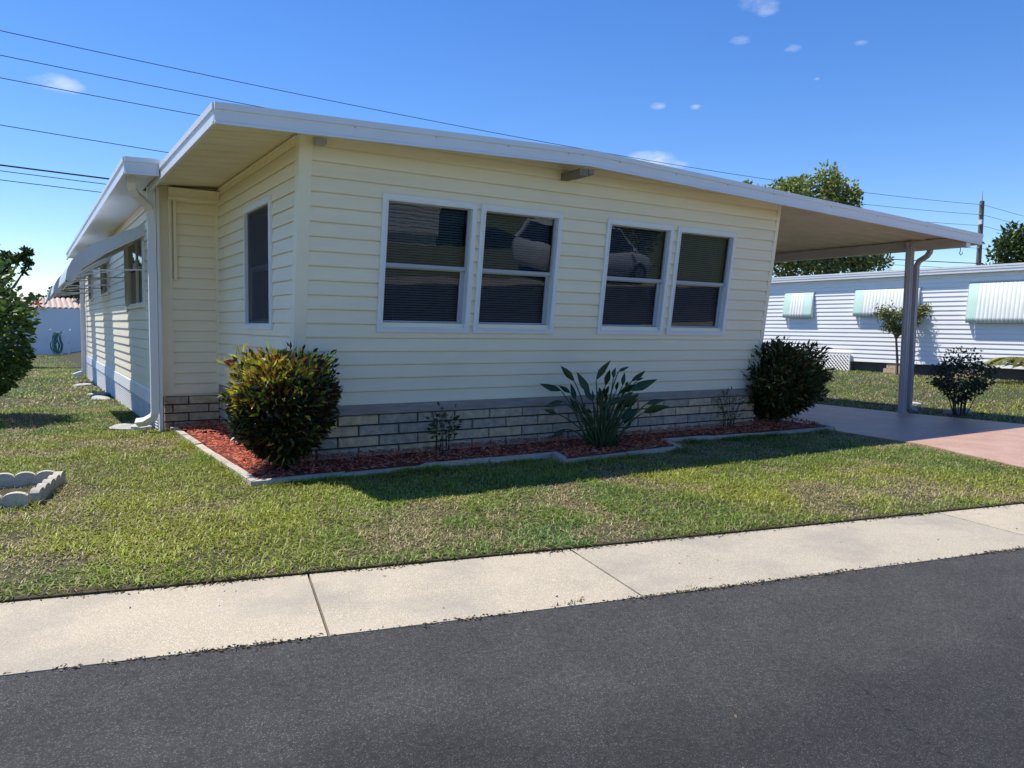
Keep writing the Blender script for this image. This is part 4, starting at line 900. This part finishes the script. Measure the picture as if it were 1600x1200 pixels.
nb_awning(8.93, 10.03, 2.02, 1.22, .17, ''); nb_awning(5.45, 7.45, 2.04, 1.25, .17, ''); nb_awning(.4, 4.1, 2.12, 1.06, .20, '')
# stake and twig on the neighbour lawn
for (pa, pb_) in (((1436, 582), (1440, 562)),):
    a = onZ(*pa, -.53); dpp = float((a-CAM)@FW); q = MB(); q.tube([a, at(*pb_, dpp)], .03, 6); tag(q.build('garden_stake', WHITE), 'short pale stake standing in the neighbour lawn', 'stake')

# ------------------------------------------------------------------ rear fence, hose stand, shed
FY = 38.0; fz = -.92
FEN = thing('vinyl_fence', 'white vinyl privacy fence across the rear of the side lawn', 'fence', (-4, FY, fz))
for i in range(10):
    xa = -15+i*2.0
    q = MB(); q.box((xa-.06, FY-.06, fz), (xa+.06, FY+.06, 1.43)); p_ = part(q, 'post', VINYL, FEN); q = MB(); q.prism([(xa-.07, FY-.07, 1.43), (xa+.07, FY-.07, 1.43), (xa+.07, FY+.07, 1.43), (xa-.07, FY+.07, 1.43)], (0, 0, .03)); sub(q, 'cap', VINYL, p_)
    q = MB(); q.box((xa+.06, FY-.025, 1.28), (xa+1.94, FY+.025, 1.40)); part(q, 'rail', VINYL, FEN); q = MB(); q.box((xa+.06, FY-.025, fz+.04), (xa+1.94, FY+.025, fz+.2)); part(q, 'rail', VINYL, FEN)
    for k in range(10):
        q = MB(); x0 = xa+.06+k*.188; q.box((x0+.002, FY-.012, fz+.2), (x0+.186, FY+.012, 1.28)); part(q, 'board', VINYL, FEN)
HS = thing('hose_stand', 'white hose stand hung with a coiled green hose by the fence', 'hose stand', (-.98, 26.2, -.85))
hc = at(96, 540, 37.4); hx, hy = hc[0], hc[1]; HS.location = (hx, hy, -.85); bpy.context.view_layer.update()
q = MB(); q.box((hx-.03, hy-.03, -.9), (hx+.03, hy+.03, .28)); q.box((hx-.42, hy-.03, .20), (hx+.42, hy+.03, .28)); q.box((hx+.28, hy-.02, -.9), (hx+.33, hy+.02, .2)); q.box((hx+.1, hy-.02, -.28), (hx+.4, hy+.02, -.22)); part(q, 'frame', WHITE, HS)
for sx in (-.42, .42):
    q = MB(); q.tube([(hx+sx, hy, .26), (hx+sx, hy, .33), (hx+sx, hy, .36), (hx+sx, hy, .41)], [.03, .03, .07, .05], 8); part(q, 'finial', WHITE, HS)
for k_ in range(9):
    q = MB(); cx_ = hx-.20+random.uniform(-.12, .10); rw = random.uniform(.08, .2); rh = random.uniform(.4, .52); q.tube([(cx_+math.sin(a)*rw*(1.2 if math.cos(a) < 0 else .7), hy-.05-.015*k_, -.28+math.cos(a)*rh) for a in np.linspace(0, 6.283, 20)], .016, 6); part(q, 'hose_coil', HOSE, HS)
SH = thing('garden_building', 'low building with a pink corrugated tile roof behind the fence', 'building', (-1, 46, -.9))
q = MB(); q.box((-4.6, 44.5, -.9), (8, 50, 1.50)); part(q, 'wall', NBW, SH)
for i in range(44):
    xx = -4.9+i*.28; q = MB(); q.tube([(xx, 43.6, 1.46), (xx, 47.4, 2.10)], .145, 8); part(q, 'roof_tile_row', TILE, SH)

# ------------------------------------------------------------------ utility pole and wires
PP = onZ(1533, 320, 8.0); PP = np.array([43.2, 15.9, 0])
UPL = thing('utility_pole', 'weathered wooden utility pole beyond the white house', 'pole', (PP[0], PP[1], -.6))
q = MB(); q.tube([(PP[0], PP[1], -1.0), (PP[0], PP[1], 8.2)], [.16, .12], 10); part(q, 'post', WOODP, UPL)
q = MB(); q.tube([(PP[0], PP[1], 8.2), (PP[0], PP[1], 8.75)], [.03, .012], 6); part(q, 'top_pin', GREY, UPL)
HZ = [8.0, 7.45, 6.85, 5.6, 4.75, 4.45, 4.15]
for z in HZ[:4]:
    q = MB(); q.tube([(PP[0]-.25, PP[1], z), (PP[0]-.05, PP[1], z)], .05, 6); part(q, 'insulator', GREY, UPL)
q = MB(); q.box((PP[0]-.22, PP[1]-.15, 6.9), (PP[0]-.12, PP[1]+.05, 7.15)); part(q, 'junction_box', WHITE, UPL)
q = MB(); q.tube([(PP[0]-.2, PP[1], 4.1), (PP[0]-.5, PP[1], 3.7), (PP[0]-.3, PP[1], 3.4), (PP[0]-.6, PP[1], 3.9), (PP[0]-.25, PP[1], 4.2)], .03, 5); part(q, 'cable_loop', WIREM, UPL)
def onY(x, y, Y):
    d = FW+RT*(x-800)/F_PX-UP*(y-600)/F_PX; return CAM+d*(Y-CY)/d[1]
LY = [52, 90, 125, 198, 260, 269, 283]
LL = ['topmost thin power line strung above the house roof', 'second thin power line below the topmost one', 'third thin power line above the house eave', 'single wire between the power lines and the cables', 'thick black communication cable behind the eave', 'thin cable just under the thick black cable', 'lowest cable of the line behind the house']
for i, (yp, zr) in enumerate(zip(LY, HZ)):
    p0 = onY(0, yp, 17.0)
    # sagging span from a pole out of view on the left to the pole on the right, then on to the next pole
    xa, xb = -14.0, float(PP[0]); sag = .9 if i < 4 else .6
    def zz(x):
        s = (x-xa)/(xb-xa); return za*(1-s)+zr*s-4*sag*s*(1-s)
    s0 = (p0[0]-xa)/(xb-xa); za = (p0[2]+4*sag*s0*(1-s0)-zr*s0)/(1-s0)
    pts = [(x, 17.0+(15.9-17.0)*(x-xa)/(xb-xa), zz(x)) for x in np.linspace(xa, xb-.15, 40)]
    pts += [(xb+.3+t_*45, 15.9-t_*3, zr-4*.9*t_*(1-t_)) for t_ in np.linspace(0, 1, 16)]
    q = MB(); q.tube(pts,   .022 if i == 4 else .0105, 5); tag(q.build('power_line', WIREM), LL[i], 'wire', 'overhead wires behind the house')

# ------------------------------------------------------------------ across the street (seen mirrored in the panes)
ang = math.radians(-13); CA = np.array([math.cos(ang), math.sin(ang), 0]); CB = np.array([-math.sin(ang), math.cos(ang), 0]); C0 = np.array([11.6, -11.2, -.56])
CAR = thing('parked_car', 'white crossover car parked across the street', 'car', tuple(C0))
def cp(u, v, z): return C0+CA*u+CB*v+np.array([0, 0, z])
st = [(-2.3, .62, .45, .80), (-2.25, .80, .32, 1.02), (-1.8, .88, .28, 1.05), (-.8, .90, .26, 1.0), (.5, .90, .26, .98), (1.2, .89, .27, .97), (1.9, .86, .28, .88), (2.25, .76, .32, .78), (2.33, .55, .42, .68)]
q = MB(); V = []
for u, w_, zl, zh in st:
    V += [cp(u, -w_*.9, zl), cp(u, -w_, zl+.2), cp(u, -w_, zh-.15), cp(u, -w_*.88, zh), cp(u, w_*.88, zh), cp(u, w_, zh-.15), cp(u, w_, zl+.2), cp(u, w_*.9, zl)]
Fc = [(i*8+j, i*8+(j+1) % 8, i*8+8+(j+1) % 8, i*8+8+j) for i in range(len(st)-1) for j in range(8)]+[tuple(range(8)), tuple(range(64, 72))]
q.add(V, Fc); part(q, 'body', CARW, CAR, True)
q = MB(); cs = [(-2.15, .72, 1.02, 1.02), (-1.75, .74, 1.0, 1.52), (-.6, .76, 1.0, 1.63), (.3, .76, .98, 1.58), (1.25, .72, .96, .98)]
V = []
for u, w_, zl, zh in cs: V += [cp(u, -w_-.08, zl), cp(u, -w_+.08*(zh-zl > .1), zh), cp(u, w_-.08*(zh-zl > .1), zh), cp(u, w_+.08, zl)]
q.add(V, [(i*4+j, i*4+(j+1) % 4, i*4+4+(j+1) % 4, i*4+4+j) for i in range(4) for j in range(4)]); part(q, 'cabin_glass', CARGLASS, CAR)
q = MB(); q.hexa([cp(-1.85, -.66, 1.50), cp(.35, -.66, 1.56), cp(.35, .66, 1.56), cp(-1.85, .66, 1.50), cp(-1.7, -.6, 1.60), cp(.15, -.6, 1.66), cp(.15, .6, 1.66), cp(-1.7, .6, 1.60)]); part(q, 'roof_panel', CARW, CAR)
for sv_ in (-1, 1):
    q = MB(); q.tube([cp(.32, sv_*.69, 1.58), cp(1.25, sv_*.80, .98)], .045, 6); q.tube([cp(-1.8, sv_*.68, 1.54), cp(-2.15, sv_*.78, 1.03)], .07, 6); q.tube([cp(-.55, sv_*.70, 1.60), cp(-.5, sv_*.85, 1.0)], .035, 6); part(q, 'pillars', CARW, CAR)
    q = MB(); q.tube([cp(.95, sv_*.92, 1.02), cp(1.0, sv_*1.03, 1.05)], [.05, .08], 8); part(q, 'side_mirror', CARW, CAR)
    q = MB(); q.tube([cp(2.05, sv_*.70, .70), cp(2.28, sv_*.60, .68)], [.09, .07], 8); part(q, 'headlight', RIM, CAR)
    for uu in (-1.45, 1.45):
        q = MB(); q.tube([cp(uu, sv_*.70, .33), cp(uu, sv_*.91, .33)], .34, 20); wh = part(q, 'wheel', TYRE, CAR)
        q = MB(); q.tube([cp(uu, sv_*.88, .33), cp(uu, sv_*.925, .33)], .21, 16); sub(q, 'rim', RIM, wh)
OP = thing('opposite_house', 'white clapboard house with open carport across the street', 'house', (6, -19, -.5))
q = MB(); oy = -15.6; sec = [(oy+.05, -.2)]
for k in range(20):
    z = -.1+k*SP; sec += [(oy+.065, z), (oy+.05, z+SP-.002)]
q.prism([(4.6, y, z) for y, z in sec]+[(4.6, oy-.05, 2.45), (4.6, oy-.05, -.2)], (4.4, 0, 0)); o = part(q, 'siding', NBW, OP); o['kind'] = 'stuff'
q = MB(); q.box((4.62, -24, -.6), (8.98, oy-.06, 2.44)); part(q, 'body', NBW, OP)
q = MB(); q.box((4.2, -24.4, 2.46), (14.6, oy+.5, 2.62)); part(q, 'roof', ROOFM, OP)
q = MB(); q.box((14.2, oy+.2, -.55), (14.32, oy+.32, 2.46)); part(q, 'carport_post', WHITE, OP)
q = MB(); q.box((9.0, -23.9, -.5), (14.4, -23.7, 2.46)); part(q, 'carport_rear_wall', BEAMM, OP)
q = MB(); q.box((5.4, oy+.066, .6), (6.9, oy+.09, 1.9)); wq = part(q, 'window', WHITE, OP); q = MB(); q.box((5.48, oy+.0905, .68), (6.82, oy+.096, 1.82)); sub(q, 'pane', CARGLASS, wq)
for i, (x, y, w_, h_) in enumerate([(2.6, -13.2, 2.6, 1.9), (.2, -13.0, 2.4, 2.3), (-2.4, -12.6, 2.6, 2.1), (16.6, -15.5, 2.6, 2.2)]):  # bushes added so the window panes reflect something dark
    shrub('added_hedge_bush', 'added dark rounded hedge bush across the street, for darker window reflections', 'bush', (x, y, -.55), w_, 1.6, h_, 2600, .13, .08, lambda P_, z_, r_: pick(len(P_), G2), flat=2.6, foot=.8, lift=.02, m=LEAFD)['group'] = 'added hedge bushes across the street'

# ------------------------------------------------------------------ far belt of trees round the park
Ps = []; Cs = []; Ds = []
for k in range(260):
    a = k/260*2*math.pi+RNG.uniform(-.01, .01); rad = RNG.uniform(85, 125); h_ = RNG.uniform(3.2, 6.0); rx = RNG.uniform(2.0, 4.0)
    if -.2 < math.sin(a-2.4) and math.cos(a-2.4) > .97: pass
    c = np.array([5+math.cos(a)*rad, 5+math.sin(a)*rad, -.6]); m_ = 190
    u = unit(RNG.normal(size=(m_, 3)))*(RNG.random((m_, 1))**.35)*np.array([rx, rx, h_*.5]); Ps.append(c+u+np.array([0, 0, h_*.5])); Ds.append(u+RNG.normal(0, 1.5, (m_, 3))); Cs.append(pick(m_, G3)*RNG.uniform(.7, 1.2))
P = np.concatenate(Ps); V, Fa, Cc = leaves(P, np.concatenate(Ds), .9, .7, np.concatenate(Cs), fold=.2)
tag(npmesh('tree_belt', V, [Fa], Cc, LEAFD), 'far off belt of low trees round the park', 'trees', kind='stuff')
